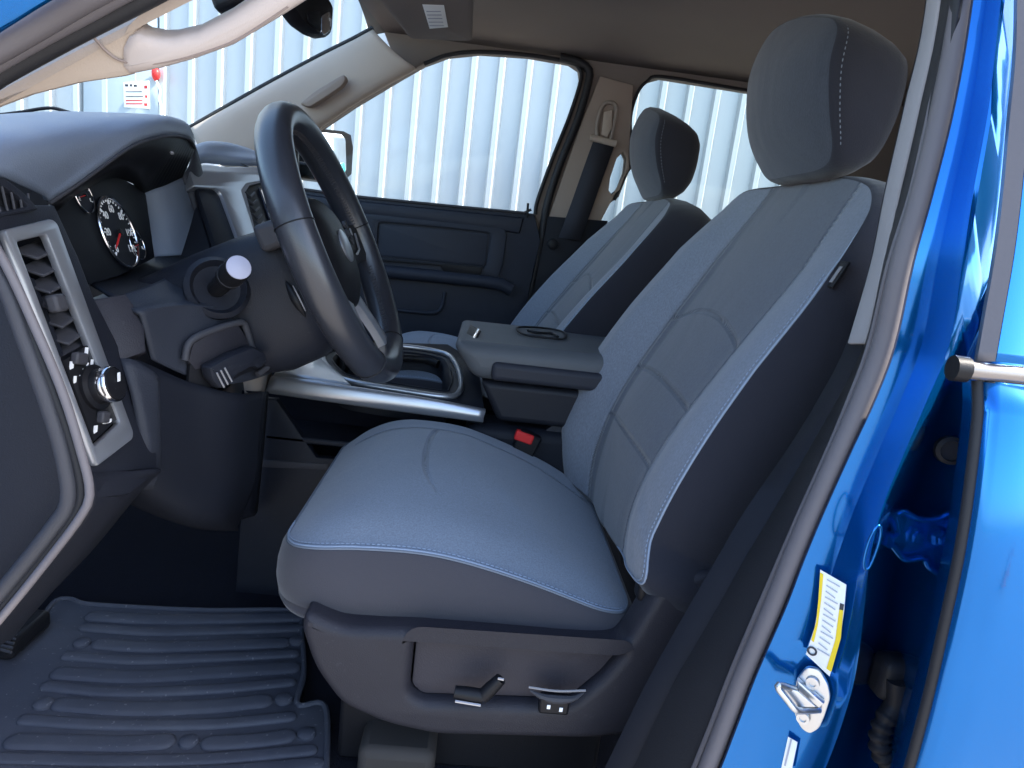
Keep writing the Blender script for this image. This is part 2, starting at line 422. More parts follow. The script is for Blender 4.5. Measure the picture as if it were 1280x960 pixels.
# ================================================================== SETTING
g = MB().grid([[(-150, -200, 0), (-150, 150, 0)], [(150, -200, 0), (150, 150, 0)]]).build('ground', CONC, kind='structure')

# corrugated steel wall behind the truck
YW = 4.0
def wall():
    prof = []; x = -6.0; pitch = .15
    while x < 7.5:
        prof += [(x, 0), (x+.096, 0), (x+.104, -.032), (x+.130, -.032), (x+.146, 0)]; x += pitch
    rows = [[(a, YW+b, z) for a, b in prof] for z in (0, 1.3, 2.6, 4.4)]
    return MB().grid(rows).build('metal_wall', WALLM, smooth=20, solid=.002)
w = wall(); tag(w, 'pale silver corrugated metal wall standing behind the truck, seen through its windows', 'wall')
pw = planeY(YW-.03)
wp = plate('wall_panel', pw, [(104, 20), (197, 20), (201, 420), (104, 420)], PANELM, None, t=.02, bev=.003)
tag(wp, 'plain flat grey panel on the corrugated wall, with the printed notice on it', 'panel')
ns = plate('notice_sign', pw, [(154, 103), (186, 101), (187, 136), (155, 134)], PAPER, None, t=.004, d=.006, bev=.0005)
tag(ns, 'small white printed notice with red marks fixed on the flat grey wall panel', 'sign')
mb = MB()
def bar(mb, pl, a, b, h, d, t=.001):
    A, B = pl.on(*a), pl.on(*b); U = (B-A); L = U.length; c = (A+B)/2+pl.N*d
    U.normalize(); rot = Matrix((U, pl.N, U.cross(pl.N))).transposed()
    mb.box(c, (L, t, h), rot=rot)
for x0, x1, y, h in ((157, 161, 107, .012), (163, 166, 107, .012), (168, 172, 107.5, .012), (158, 178, 115, .004), (158, 180, 121, .004)):
    bar(mb, pw, (x0, y), (x1, y), h, .0068)
mb.build('printed_text', INK, ns)
for x0, x1, y, h in ((181, 185, 109, .016), (182, 185, 121, .014), (158, 179, 126, .006), (158, 179, 130, .006), (181, 185, 131, .014)):
    mb = MB(); bar(mb, pw, (x0, y), (x1, y), h, .0068); mb.build('red_mark', REDINK, ns)
hk = MB().tube(spl([pw.on(193, 84, .03), pw.on(195, 92, .035), pw.on(194, 101, .03)], 8), [.008, .014, .02, .022, .022, .02, .014, .006], 10).build('padlock_tag', RED, None)
tag(hk, 'small red tag hanging by a white cord beside the printed wall notice', 'tag')
MB().tube(spl([pw.on(195, 100, .03), pw.on(200, 113, .03), pw.on(199, 124, .03), pw.on(202, 136, .03), pw.on(201, 152, .03)], 24), .006, 8).build('cord', WHITE, hk)

# traffic cones in the yard behind the camera (mirrored in the blue door)
def cone(loc, label):
    e = empty('traffic_cone', loc, label, 'traffic cone', 'traffic cones in the yard')
    O = Vector(loc)
    MB().lathe(O, (0, 0, 1), [(.03, .72), (.036, .72), (.06, .55), (.14, .05), (.15, .04), (0.0, .04)], 24).build('cone_body', ORANGE, e)
    MB().lathe(O, (0, 0, 1), [(.066, .54), (.07, .54), (.098, .36), (.094, .36)], 24).build('collar', WHITE, e)
    MB().box(O+Vector((0, 0, .02)), (.38, .38, .04)).build('cone_base', ORANGE, e, bevel=.01)
cone((3.5, -5.3, 0), 'orange traffic cone with white collar, nearest the truck in the yard')
cone((4.35, -6.5, 0), 'orange traffic cone with white collar, middle one of the row in the yard')
cone((7.6, -11.6, 0), 'orange traffic cone with white collar, farthest from the truck in the yard')

# ================================================================== TRUCK
T = empty('pickup_truck', (0.2, 1.36, 0), 'bright blue crew cab pickup truck seen through its open driver door, grey cloth seats inside', 'pickup truck')

# ---------------- shell
def crown(x0, x1, n, dz=0):
    return [(.60, 1.76+dz), (.62, 1.84+dz), (.68, 1.90+dz), (.8, 1.945+dz), (1.0, 1.975+dz), (1.36, 1.99+dz), (1.7, 1.975+dz), (1.9, 1.972+dz), (2.02, 1.958+dz), (2.08, 1.945+dz), (2.105, 1.93+dz)]
cr = spl([(0, a, b) for a, b in crown(0, 0, 0)], 40)
rows = []
for x, k in ((-.40, -.012), (-.36, 0), (-.1, .0), (.4, .0), (1.0, -.0), (1.5, -.02)):
    rows.append([Vector((x, p.y, p.z+k)) for p in cr])
hd = MB().grid(rows).build('headliner', HEADL, T, smooth=60, solid=.03)
hd.modifiers['solid'].offset = 1
# roof skin above
MB().grid([[Vector((x, lerp(1.36, p.y, 1.1), p.z+.05)) for p in cr] for x in (-.42, 1.55)]).build('roof', PAINT, T, solid=.004)
MB().box((.45, 1.36, .64), (2.2, 1.62, .04)).build('floor', DEEP, T)
MB().box((1.52, 1.36, 1.3), (.04, 1.66, 1.36)).build('rear_wall', DEEP, T)
MB().box((-.98, 1.36, .98), (.04, 1.9, .9)).build('firewall', DEEP, T)
MB().grid([[(-1.0, .58, .69), (-.95, .58, .69), (-.4, .58, .685), (.4, .58, .685), (1.4, .58, .685)][::1], [(-1.0, 2.1, .69), (-.95, 2.1, .69), (-.4, 2.1, .685), (.4, 2.1, .685), (1.4, 2.1, .685)]]).build('carpet', CARPET, T, solid=.01)

# ---------------- seats
def make_seat(cx, cy, m, label, full=True, lean=0., hx=0., dz=0.):
    """m = +1: outer side towards the camera (driver), -1 mirrored"""
    W3 = lambda x, y, z: Vector((cx+x, cy+m*y, z))
    # moulded shield round the base = the part that carries the others
    ZB = lambda x: interp([-.22, -.12, 0, .1, .22], [.972, .953, .957, .962, .966], x)
    prof = [(-.165, .968), (-.118, .951), (-.04, .957), (.215, .962), (.245, 1.046), (.30, 1.068), (.355, 1.05), (.37, .99), (.345, .89), (.29, .848), (.19, .828), (0, .816), (-.06, .826), (-.115, .848), (-.15, .895), (-.168, .945)]
    pl = Plane((cx, cy-.285, 1), (1, 0, 0), (0, -1, 0)) if m > 0 else Plane((cx, cy+.285, 1), (1, 0, 0), (0, 1, 0))
    def pc(x, z): p = Vector((cx+x, cy-m*.285, z))-pl.O; return (p.dot(pl.U), p.dot(pl.V))
    if m < 0: pl.N = Vector((0, 1, 0)); 
    pts = [pc(x, z) for x, z in prof]
    win = [pc(x, z) for x, z in ((-.036, .951), (.212, .957), (.214, .95), (.195, .915), (.165, .880), (.15, .872), (-.02, .862), (-.036, .874))]
    def rp(p, r): return rpoly(p, r)
    shield_me = plate_mesh(pl, rpoly(pts, .018), [rpoly(win, .012)], .055, .013, 0, seg=5)
    shield_me.materials.clear(); finish(shield_me, SHIELD, 40)
    seat = link('seat', shield_me, T); seat['label'] = label
    def panel(pts2, name, mt, t, d, bev=.002, r=.006):
        me = plate_mesh(pl, rpoly([pc(*p) for p in pts2], r), [], t, bev, d); me.materials.clear(); finish(me, mt, 40); return link(name, me, seat)
    panel(((-.034, .949), (.2105, .955), (.2125, .95), (.193, .916), (.164, .882), (.15, .874), (-.02, .864), (-.034, .876)), 'control_panel', SPANEL, .02, -.016)
    # upper lip above the panel
    MB().tube([W3(-.036, -.282, .9525), W3(.213, -.282, .9585)], .0016, 8).build('panel_lip', SILVER, seat)
    # seat pan and risers
    MB().box(W3(.03, 0, .90), (.36, .46, .07)).build('seat_pan', DEEP, seat, bevel=.02)
    for s in (-1, 1):
        MB().box(W3(.05, s*.17, .765), (.36, .05, .14)).build('seat_rail', DARKER, seat, bevel=.006)
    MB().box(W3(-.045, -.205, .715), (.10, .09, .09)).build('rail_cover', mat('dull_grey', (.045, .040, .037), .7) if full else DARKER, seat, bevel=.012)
    if full:
        # power switches: a bent lever and a two-way rocker under a brow
        q = Plane(pl.O+Vector((0, .004, 0)), pl.U, pl.N)
        mb = MB()
        A, B, C = W3(.018, -.297, .891), W3(.052, -.298, .889), W3(.070, -.298, .914)
        mb.tube([A, A.lerp(B, .5), B], [.0075, .0085, .0085], 10, up=(0, 1, 0)); mb.tube([B, B.lerp(C, .5), C], [.0085, .0085, .007], 10, up=(0, 1, 0))
        sw = mb.build('power_switch', DARKER, seat, smooth=50)
        MB().tube([W3(.02, -.3055, .885), W3(.05, -.3065, .883)], .0016, 6).build('switch_edge', SILVER, seat)
        MB().tube([W3(.066, -.305, .9195), W3(.073, -.305, .9185)], .0016, 6).build('switch_edge', SILVER, seat)
        mb = MB(); mb.box(W3(.137, -.296, .886), (.036, .014, .022)); lum = mb.build('lumbar_switch', DARKER, seat, bevel=.003)
        br = spl([W3(.107, -.294, .899), W3(.122, -.299, .8955), W3(.14, -.300, .8945), W3(.158, -.299, .8965), W3(.171, -.294, .902)], 20)
        MB().tube(br, [.001+.004*math.sin(math.pi*i/19) for i in range(20)], 8, up=(0, 0, 1)).build('switch_brow', GREY, seat)
        MB().tube(spl([W3(.105, -.293, .9025), W3(.138, -.297, .9035), W3(.173, -.293, .9045)], 14), .0014, 6).build('switch_edge', PALE, seat)
        for dx in (-.007, .008): MB().box(W3(.137+dx, -.3036, .885-dx*.15), (.004, .001, .005)).build('switch_mark', WHITE, lum)if False else MB().box(W3(.137+dx, -.3036, .885-dx*.15), (.004, .001, .005)).build('switch_mark', WHITE, seat)
    # cushion
    hw = .245
    outl = rpoly([(-hw, .235), (hw, .235), (hw, -.212), (-hw, -.205)], .07, 10)
    outl = [(p.x, p.y-(.018*(1-(p.x/hw)**2) if p.y < -.1 else 0)) for p in outl]
    outl = resamp([Vector(p) for p in outl], 280, True)
    zk = spl([(-.24, 1.006), (-.21, 1.014), (-.17, 1.026), (-.11, 1.034), (-.02, 1.034), (.08, 1.014), (.19, .981), (.26, .958)], 60)
    zkx, zky = [p.x for p in zk], [p.y for p in zk]
    zs = lambda a, b: interp(zkx, zky, b)
    crown_ = lambda b: interp([-.2, 0, .12, .24], [.06, .054, .036, .018], b)
    def disp(a, b, s):
        k = sstep((a+.12)/.24)
        z = zs(a, b)+crown_(b)*(1-max(0, s)**lerp(1.9, 2.6, k))*lerp(.86, 1, k)
        z += lerp(.004, .016, k)*math.exp(-((abs(a)-.195)/.045)**2)*(1-s**6)*interp([-.2, -.1, .24], [.3, 1, .9], b)
        return z
    aw = .135
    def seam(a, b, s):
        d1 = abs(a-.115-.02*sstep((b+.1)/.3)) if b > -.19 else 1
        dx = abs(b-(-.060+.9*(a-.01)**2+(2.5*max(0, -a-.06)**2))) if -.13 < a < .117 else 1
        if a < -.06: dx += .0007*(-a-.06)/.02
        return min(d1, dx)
    zbot = .934
    rf = lambda f: (lambda a, b: (zbot-zs(a, b))*f)
    rim = [(.003, rf(.02)), (.007, rf(.12)), (.011, rf(.35)), (.012, rf(.6)), (.009, rf(.8)), (.0045, rf(.85)), (.0085, rf(.89)), (.004, rf(1.)), (-.03, rf(1.02))]
    rim.insert(0, (.0022, lambda a, b: -.0002))
    mf = lambda a, b, d: W3(b, a, d+dz)
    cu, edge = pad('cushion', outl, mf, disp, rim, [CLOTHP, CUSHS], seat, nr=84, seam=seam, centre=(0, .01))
    st = [p for p in edge]
    n = len(st)
    near = [p+Vector((0, 0, .0005)) for p in st]
    MB().tube(near, .0019, 6, True).build('cushion_piping', THREADD, seat)
    ii = [i for i in range(n) if (outl[i].x < -.15)]
    # contrast stitching along the outer edge
    path = [mf(outl[i].x*.972, outl[i].y, disp(outl[i].x*.972, outl[i].y, .972)+.0012) for i in ii]
    path.sort(key=lambda p: p.x)
    path = [p for p in path if p.x < cx+.225]
    MB().tube(spl([mf(outl[i].x*.992, outl[i].y, disp(outl[i].x, outl[i].y, .985)+.0008) for i in sorted(ii, key=lambda i: outl[i].y) if outl[i].y < .225], 80), .0014, 6).build('cushion_seam', THREAD, seat)
    stitches('cushion_stitching', path, THREAD, seat)

    # backrest
    xb = lambda z: interp([.95, 1.0, 1.05, 1.1, 1.15, 1.22, 1.31, 1.40, 1.48, 1.56], [.226, .228, .234, .243, .258, .286, .332, .382, .420, .455], z)
    def xbs(z): return (xb(z-.03)+xb(z-.015)+xb(z)+xb(z+.015)+xb(z+.03))/5
    nx, nz = -.92, .39
    def mb_(a, b, d):
        return W3(xbs(b)+nx*d+lean*(b-1.5), a, b+nz*d*.8)
    bo = [(-.235, 1.022), (.235, .985), (.264, 1.08), (.276, 1.17), (.284, 1.28), (.284, 1.38), (.270, 1.455), (.235, 1.512), (.15, 1.542), (0, 1.547), (-.12, 1.54), (-.19, 1.512), (-.225, 1.455), (-.243, 1.38), (-.252, 1.28), (-.258, 1.17), (-.254, 1.09)]
    bo = spl([Vector(p) for p in bo], 300, True)
    def far(z): return interp([.98, 1.06, 1.15, 1.3, 1.42, 1.5], [.05, .07, .068, .060, .048, .028], z)
    def nearp(z): return interp([.98, 1.06, 1.15, 1.3, 1.42, 1.5], [.012, .02, .022, .022, .016, .006], z)
    aseam = lambda z: interp([.98, 1.1, 1.3, 1.42, 1.56], [.125, .135, .15, .155, .13], z)
    def bd(a, b, s):
        ab = abs(a); q = sstep((ab-aseam(b)+.025)/.10)
        p = far(b) if a > 0 else nearp(b)
        d = p*q
        d += .010*(1-(ab/.15)**2) if ab < .15 else 0
        d += .012*math.exp(-((b-1.17)/.07)**2)*max(0, 1-(ab/.15)**2)     # lumbar swell
        return d-.022*max(0, s-.55)**2/.2*(.35 if a > 0 else .5)
    arc = lambda a: 1.312+.028*(1-(a/.15)**2)
    def binl(a, b): return aseam(b)-abs(a)
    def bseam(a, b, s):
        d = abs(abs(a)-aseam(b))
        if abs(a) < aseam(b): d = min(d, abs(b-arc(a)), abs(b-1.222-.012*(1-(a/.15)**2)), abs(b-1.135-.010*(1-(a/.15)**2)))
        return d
    rim = [(.0025, -.001), (.006, -.006), (.011, -.02), (.016, -.045), (.016, -.075), (.008, -.105), (-.012, -.125), (-.05, -.135), (-.1, -.138)]
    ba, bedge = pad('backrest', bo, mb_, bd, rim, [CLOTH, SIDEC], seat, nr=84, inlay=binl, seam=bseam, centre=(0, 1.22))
    n = len(bo)
    ii = [i for i in range(n) if bo[i].x < -.1 and bo[i].y > 1.0]
    ii.sort(key=lambda i: bo[i].y)
    pth = [bedge[i]+Vector((-.0006, -m*.0004, .0006)) for i in ii if bo[i].y < 1.47]
    MB().tube(spl(pth, 90), [.0014 if k < 78 else .0014*(90-k)/12+.0002 for k in range(90)], 6).build('backrest_seam', THREAD, seat)
    pt2 = [mb_(bo[i].x*.972, bo[i].y, bd(bo[i].x*.972, bo[i].y, .972)+.001) for i in ii if bo[i].y < 1.42]
    stitches('backrest_stitching', pt2, THREAD, seat)
    if full:
        # little sewn-in tag on the outer bolster
        z0 = 1.418; k = min(range(n), key=lambda i: abs(bo[i].y-z0)+(9 if bo[i].x > 0 else 0)); B = bedge[k]
        MB().box(B+Vector((.004, -.009, .0)), (.003, .018, .033), rot=Matrix.Rotation(R(24), 3, 'Y')).build('sewn_tag', DARKER, seat, bevel=.0008)
        MB().box(B+Vector((.0018, -.010, .0)), (.0008, .006, .02), rot=Matrix.Rotation(R(24), 3, 'Y')).build('tag_print', PALE, seat)
        MB().box(W3(.236, -.246, 1.022), (.020, .026, .034)).build('hinge_cover', DARKER, seat, bevel=.006)
    # headrest
    hz0, hz1 = 1.552, 1.745
    xk = spl([(1.53, .436), (1.57, .414), (1.61, .390), (1.65, .376), (1.69, .374), (1.74, .392), (1.78, .420)], 60)
    xkx, xky = [p.x for p in xk], [p.y for p in xk]
    xh = lambda z: interp(xkx, xky, z)
    ho = [(-.085, hz0), (0, hz0-.003), (.085, hz0), (.118, hz0+.02), (.137, 1.62), (.139, 1.68), (.136, 1.715), (.124, 1.734), (.09, 1.741), (0, 1.741), (-.09, 1.731), (-.122, 1.720), (-.134, 1.702), (-.138, 1.67), (-.135, 1.62), (-.118, hz0+.02)]
    ho = spl([Vector(p) for p in ho], 110, True)
    hd_ = lambda a, b, s: .014*(1-(a/.13)**2)-.004*s**4
    mh = lambda a, b, d: W3(lerp(xh(b), .398, min(1, max(0, -d)/.075))+hx-d*.96, a, b-(-d if d < 0 else 0)*interp([1.55, 1.65, 1.76], [-.05, .12, .33], b)+(.15*a+.010)*sstep((b-1.58)/.16))
    rim = [(.002, -.001), (.005, -.006), (.008, -.02), (.008, -.045), (.004, -.065), (-.004, -.080), (-.025, -.091), (-.055, -.096)]
    he, hedge = pad('headrest', ho, mh, hd_, rim, [CLOTHH, SIDEC], seat, nr=20, centre=(0, 1.655))
    ii = sorted([i for i in range(len(ho)) if ho[i].x < -.07 and ho[i].y > 1.575], key=lambda i: ho[i].y)
    stitches('headrest_stitching', [mh(ho[i].x-.004, ho[i].y, hd_(ho[i].x, ho[i].y, 1)-.009)+Vector((0, -m*.0032, 0)) for i in ii], THREADD, seat, step=.0065, ln=.0035, r=.0008)
    for s in (-1, 1):
        MB().tube([W3(.455+hx, s*.055, 1.50), W3(.452+hx, s*.055, 1.57)], .006, 10).build('headrest_post', CHROME, seat)
    return seat
make_seat(0, 1.0, 1, 'driver seat in the foreground with power switches on its dark side shield')
make_seat(-.06, 1.72, 1, 'front passenger seat on the far side, behind the console armrest', full=False, lean=.14, hx=.022, dz=.05)

# rear bench, mostly hidden
rb = MB().box((1.1, 1.36, .98), (.5, 1.36, .16)).box((1.36, 1.36, 1.28), (.14, 1.36, .6), rot=Matrix.Rotation(R(12), 3, 'Y')).build('rear_seat', SIDEC, T, bevel=.04, seg=4)
for y in (.95, 1.77):
    MB().box((1.32, y, 1.68), (.1, .25, .17)).build('rear_headrest', SIDEC, rb, bevel=.04, seg=4)

# ---------------- dashboard
FP = plane3((8, 285, .65), (71, 275, .725), (121, 582, .66))
fas = plate('dashboard', FP, [(-30, 255), (70, 255), (100, 320), (120, 372), (160, 450), (194, 470), (199, 590), (165, 618), (112, 626), (105, 585), (88, 525), (40, 400), (0, 315), (-30, 290)], DARK, T, [[(22, 300), (60, 292), (152, 528), (118, 558)]], t=.09, bev=.006, d=-.002)
DB = fas
sheet('dash_lower_edge', [[(108, 590, .642), (112, 632, .640), (62, 700, .636), (2, 768, .632), (-50, 825, .63)],
      [(150, 590, .690), (142, 640, .688), (90, 702, .682), (30, 765, .674), (-20, 820, .67)],
      [(199, 588, .752), (168, 622, .750), (112, 688, .742), (62, 740, .732), (10, 800, .722)],
      [(199, 588, .80), (170, 622, .80), (114, 690, .80), (64, 742, .79), (12, 802, .78)]], DARK, DB, n=30, t=.004, cross=16, smooth=60)
BEZ = [(6, 287), (66, 273), (73, 279), (168, 540), (167, 549), (123, 583)]
BIN = [(22, 302), (59, 293), (151, 528), (119, 558)]
plate('vent_bezel', FP, BEZ, SILVER, DB, [BIN], t=.009, bev=.0028, d=.006, rnd=.004)
plate('vent_cavity', FP, [(20, 298), (62, 290), (158, 530), (112, 562)], DARKER, DB, t=.004, d=-.040, bev=.0005)
def bez(u, v):   # u across, v down the opening
    L = Vector((25, 302)).lerp(Vector((119, 556)), v); Rr = Vector((59, 294)).lerp(Vector((150, 526)), v); q = L.lerp(Rr, u); return (q.x, q.y)
for v in (.055, .14, .225, .31, .395, .48, .555):
    a, b = FP.on(*bez(.0, v+.012), -.010), FP.on(*bez(1.0, v-.006), -.010)
    mb = MB(); U = (b-a).normalized(); V = FP.N.cross(U)
    if V.z > 0: V = -V
    ax_ = (FP.N*.85+V*.55).normalized()
    rot = Matrix((U, ax_, U.cross(ax_))).transposed()
    mb.box((a+b)/2, ((b-a).length, .022, .0032), rot=rot)
    mb.build('vent_slat', GREY, DB, bevel=.0012)
kp = FP.on(*bez(.45, .33), .010)
MB().box(kp, (.012, .018, .017), rot=Matrix.Rotation(R(-15), 3, 'Y')).build('vent_tab', GREY, DB, bevel=.003)
pnl = plate('switch_panel', FP, [bez(.03, .585), bez(.97, .585), bez(.97, .985), bez(.03, .985)], DARKER, DB, t=.03, d=.003, bev=.001)
kc = FP.on(*bez(.62, .78), .003)
kn = MB().lathe(kc, FP.N, [(.0235, 0), (.0235, .004), (.0185, .006), (.0175, .021), (.016, .0235), (0, .0238)], 32).build('headlight_knob', DARKER, DB)
MB().lathe(kc, FP.N, [(.0181, .012), (.0192, .015), (.0186, .0215), (.0176, .0225)], 32).build('knob_ring', CHROME, DB)
MB().box(kc+FP.N*.0245+Vector((0, .003, .006)), (.001, .004, .009)).build('knob_mark', WHITE, DB)
MB().box(kc+FP.N*.0245+Vector((0, -.002, -.007)), (.001, .006, .005)).build('knob_mark', PALE, DB)
def mark(u, v, w, h, mt=WHITE, name='switch_mark', d=.0036):
    c = FP.on(*bez(u, v), d); MB().box(c, (.0008, w, h), rot=Matrix.Rotation(R(-10), 3, 'X')).build(name, mt, DB)
mark(.18, .625, .006, .008); mark(.80, .61, .005, .009)
mb = MB().box(FP.on(*bez(.5, .618), .006), (.008, .019, .012), rot=Matrix.Rotation(R(-14), 3, 'X')).build('dimmer_wheel', GREY, DB, bevel=.002)
for u, v, w, h in ((.12, .69, .004, .007), (.36, .695, .006, .0025), (.53, .68, .007, .003), (.66, .672, .003, .007), (.84, .672, .004, .007)): mark(u, v, w, h)
mark(.18, .945, .006, .008); mark(.62, .955, .016, .004)
MB().box(FP.on(*bez(.55, .925), .006), (.008, .014, .012), rot=Matrix.Rotation(R(-14), 3, 'X')).build('fog_light_switch', GREY, DB, bevel=.002)

# end of the dash, the face the open door leaves bare
EC = planeY(.605)
plate('dash_end_panel', EC, [(-90, 330), (0, 352), (30, 425), (58, 500), (77, 565), (84, 622), (62, 660), (0, 735), (-90, 840)], ENDP, DB, t=.05, bev=.004, d=-.03)
def rib(name, pts, r, Y, m_, flat=1.):
    return MB().tube(spl([P(x, y, Y) for x, y in pts], 50), r, 10, flat=flat, up=(0, 1, 0)).build(name, m_, DB, smooth=60)
rib('end_panel_rim', [(-60, 270), (0, 345), (32, 425), (62, 510), (80, 572), (86, 625), (66, 660), (0, 742), (-50, 800)], .0075, .605, GREY)
rib('door_seal', [(-60, 235), (0, 318), (42, 405), (78, 490), (100, 560), (112, 612), (103, 642), (60, 700), (5, 768), (-40, 820)], .004, .60, SEALR)
rib('door_seal', [(-60, 250), (0, 330), (36, 410), (70, 495), (92, 560), (103, 614), (93, 645), (50, 702), (0, 762), (-40, 815)], .005, .607, SEALD)

# side window demister at the corner of the dash top
VP_ = plane3((0, 228, .66), (48, 262, .70), (0, 268, .65))
plate('demister_vent', VP_, [(-30, 215), (6, 222), (30, 240), (50, 262), (-30, 277)], DARK, DB, [[(-28, 228), (3, 232), (24, 246), (36, 258), (-28, 270)]], t=.012, bev=.002, d=.003, rnd=.004)
plate('demister_cavity', VP_, [(-30, 222), (6, 228), (44, 262), (-30, 274)], DARKER, DB, t=.003, d=-.003, bev=.0005)
for k in range(6):
    a = VP_.on(-20+k*11, 226+k*3.2, .001); b = VP_.on(-8+k*9, 270-k*1.5, .001)
    MB().tube([a, b], .0012, 6).build('vent_slat', GREY, DB)

# instrument hood
L0 = [(62, 252, .79), (85, 237, .815), (108, 221, .845), (160, 184, .92), (190, 172, .98), (217, 168, 1.05), (236, 172, 1.12), (244, 183, 1.16)]
L1 = [(58, 246, .78), (80, 228, .81), (103, 210, .84), (156, 172, .915), (190, 160, .98), (217, 157, 1.055), (238, 164, 1.125), (244, 178, 1.17)]
L2 = [(30, 233, .73), (62, 200, .77), (92, 180, .82), (148, 158, .915), (188, 149, .99), (215, 149, 1.06), (236, 157, 1.13), (243, 172, 1.18)]
L3 = [(-5, 218, .68), (20, 180, .72), (60, 160, .80), (130, 146, .93), (180, 143, 1.02), (210, 145, 1.08), (232, 153, 1.15), (242, 170, 1.2)]
L4 = [(-60, 215, .65), (-40, 172, .69), (10, 150, .82), (85, 141, .98), (150, 141, 1.07), (195, 144, 1.12), (226, 152, 1.18), (240, 170, 1.22)]
L5 = [(-200, 240, .65), (-160, 180, .7), (-60, 150, .9), (40, 140, 1.08), (110, 140, 1.15), (160, 148, 1.2), (195, 160, 1.24), (215, 185, 1.26)]
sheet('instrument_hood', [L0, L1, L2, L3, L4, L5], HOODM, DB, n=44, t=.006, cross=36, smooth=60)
U1 = [(72, 264, .82), (90, 248, .85), (108, 236, .88), (140, 222, .97), (166, 230, 1.04), (181, 241, 1.09), (205, 233, 1.12), (228, 222, 1.15)]
sheet('hood_underside', [[(x+1, y+2, Y+.004) for x, y, Y in L0], U1], DARKER, DB, n=44, t=.004)
MB().tube(spl([P(x, y+2, Y-.001) for x, y, Y in L0], 50), .0022, 8).build('hood_lip', GREY, DB)
for x, y in ((175, 196), (215, 191)): MB().lathe(P(x, y, 1.03), (.3, -.5, -.8), [(.003, 0), (.002, .002), (0, .002)], 10).build('screw', PALE, DB)
# gauges
GP = plane3((76, 265, .83), (181, 241, 1.09), (116, 347, .85))
gc = plate('gauge_cluster', GP, [(64, 262), (92, 244), (140, 216), (182, 238), (194, 322), (150, 345), (112, 356)], LENS, DB, t=.02, bev=.002)
def gauge(px, py, r, name, labels, a0=225, a1=-45, dec=True):
    c = GP.on(px, py, .002); u, v = GP.U.copy(), GP.V.copy()
    Rt = Vector((0, 1, 0)); Rt = (Rt-GP.N*Rt.dot(GP.N)).normalized(); Up = GP.N.cross(Rt)
    if Up.z < 0: Up = -Up
    pt = lambda a, rr, d=.0: c+(Rt*math.cos(a)+Up*math.sin(a))*rr+GP.N*d
    k = 48
    dial = MB().lathe(c, GP.N, [(0, 0), (r*.98, 0), (r*.98, -.001)], 40).build(name, DEEP, DB)
    MB().tube([pt(2*math.pi*i/k, r, .002) for i in range(k)], r*.045, 8, True).build('dial_ring', CHROME, DB)
    mb = MB(); n = len(labels)*5-4
    # pale numeral band
    for i in range(n):
        a = R(lerp(a0, a1, i/(n-1))); big = i % 5 == 0
        mb.tube([pt(a, r*.93, .0014), pt(a, r*(.80 if big else .87), .0014)], r*(.030 if big else .018), 5)
    mb.build('dial_ticks', WHITE, DB)
    for i, t in enumerate(labels):
        a = R(lerp(a0, a1, i/(len(labels)-1))); cu = bpy.data.curves.new('num', 'FONT'); cu.body = t; cu.size = r*.30; cu.align_x = 'CENTER'; cu.align_y = 'CENTER'; cu.extrude = .0003
        ob = bpy.data.objects.new('num', cu); COL.objects.link(ob); dg = bpy.context.evaluated_depsgraph_get(); me = bpy.data.meshes.new_from_object(ob.evaluated_get(dg)); bpy.data.objects.remove(ob)
        M = Matrix.Identity(4); O = pt(a, r*.66, .002)
        for q in range(3): M[q][0], M[q][1], M[q][2], M[q][3] = Rt[q], Up[q], GP.N[q], O[q]
        me.transform(M); me.materials.clear(); me.materials.append(WHITE); link('dial_numeral', me, DB)
    a = R(a0-8); MB().tube([pt(a+math.pi, r*.12, .004), pt(a, r*.55, .004), pt(a, r*.78, .004)], [r*.03, r*.03, r*.01], 6).build('needle', RED, DB)
    MB().lathe(pt(0, 0, .002), GP.N, [(r*.1, 0), (r*.09, .004), (0, .004)], 16).build('needle_hub', DARKER, DB)
gauge(147, 291, .047, 'speedometer', ['0', '20', '40', '60', '80', '100', '120'])
gauge(101, 281, .040, 'tachometer', ['0', '1', '2', '3', '4', '5', '6', '7']) if False else None
gauge(170, 306, .021, 'small_gauge', ['C', 'H'], 200, -20)
gauge(103, 245, .021, 'small_gauge', ['E', 'F'], 200, -20)
sheet('cluster_side', [[(181, 241, 1.09), (187, 285, 1.09), (192, 322, 1.09)], [(228, 222, 1.15), (245, 272, 1.155), (259, 318, 1.16)]], SIDEP, DB, n=20, t=.004)
sheet('hood_side', [[(228, 220, 1.15), (245, 272, 1.155), (260, 320, 1.16)], [(238, 205, 1.165), (256, 262, 1.17), (272, 314, 1.175)], [(244, 180, 1.17), (250, 200, 1.19), (262, 250, 1.22), (280, 308, 1.24)]], DASH, DB, n=24, t=.004, cross=8)
# shelf under the cluster and the lower dash round the column
sheet('cluster_sill', [[(112, 352, .85), (150, 342, .95), (194, 321, 1.09), (262, 318, 1.16)], [(128, 362, .83), (170, 352, .93), (205, 338, 1.02), (262, 322, 1.10)], [(150, 376, .80), (190, 362, .88), (225, 345, .97), (275, 318, 1.06)]], DEEP, DB, n=30, t=.004)
sheet('column_surround', [[(135, 374, .80), (190, 355, .88), (225, 338, .97), (275, 315, 1.06), (330, 288, 1.14)],
     [(160, 384, .79), (200, 372, .85), (240, 362, .92), (290, 345, 1.0), (340, 325, 1.1)],
     [(172, 389, .785), (215, 381, .83), (262, 382, .88), (310, 384, .95), (350, 385, 1.08)],
     [(178, 398, .787), (218, 392, .832), (265, 392, .883), (312, 396, .955), (355, 398, 1.08)],
     [(190, 450, .80), (236, 470, .84), (285, 480, .88), (330, 470, .97), (360, 455, 1.08)]], DASH, DB, n=36, t=.005, cross=30, smooth=60)
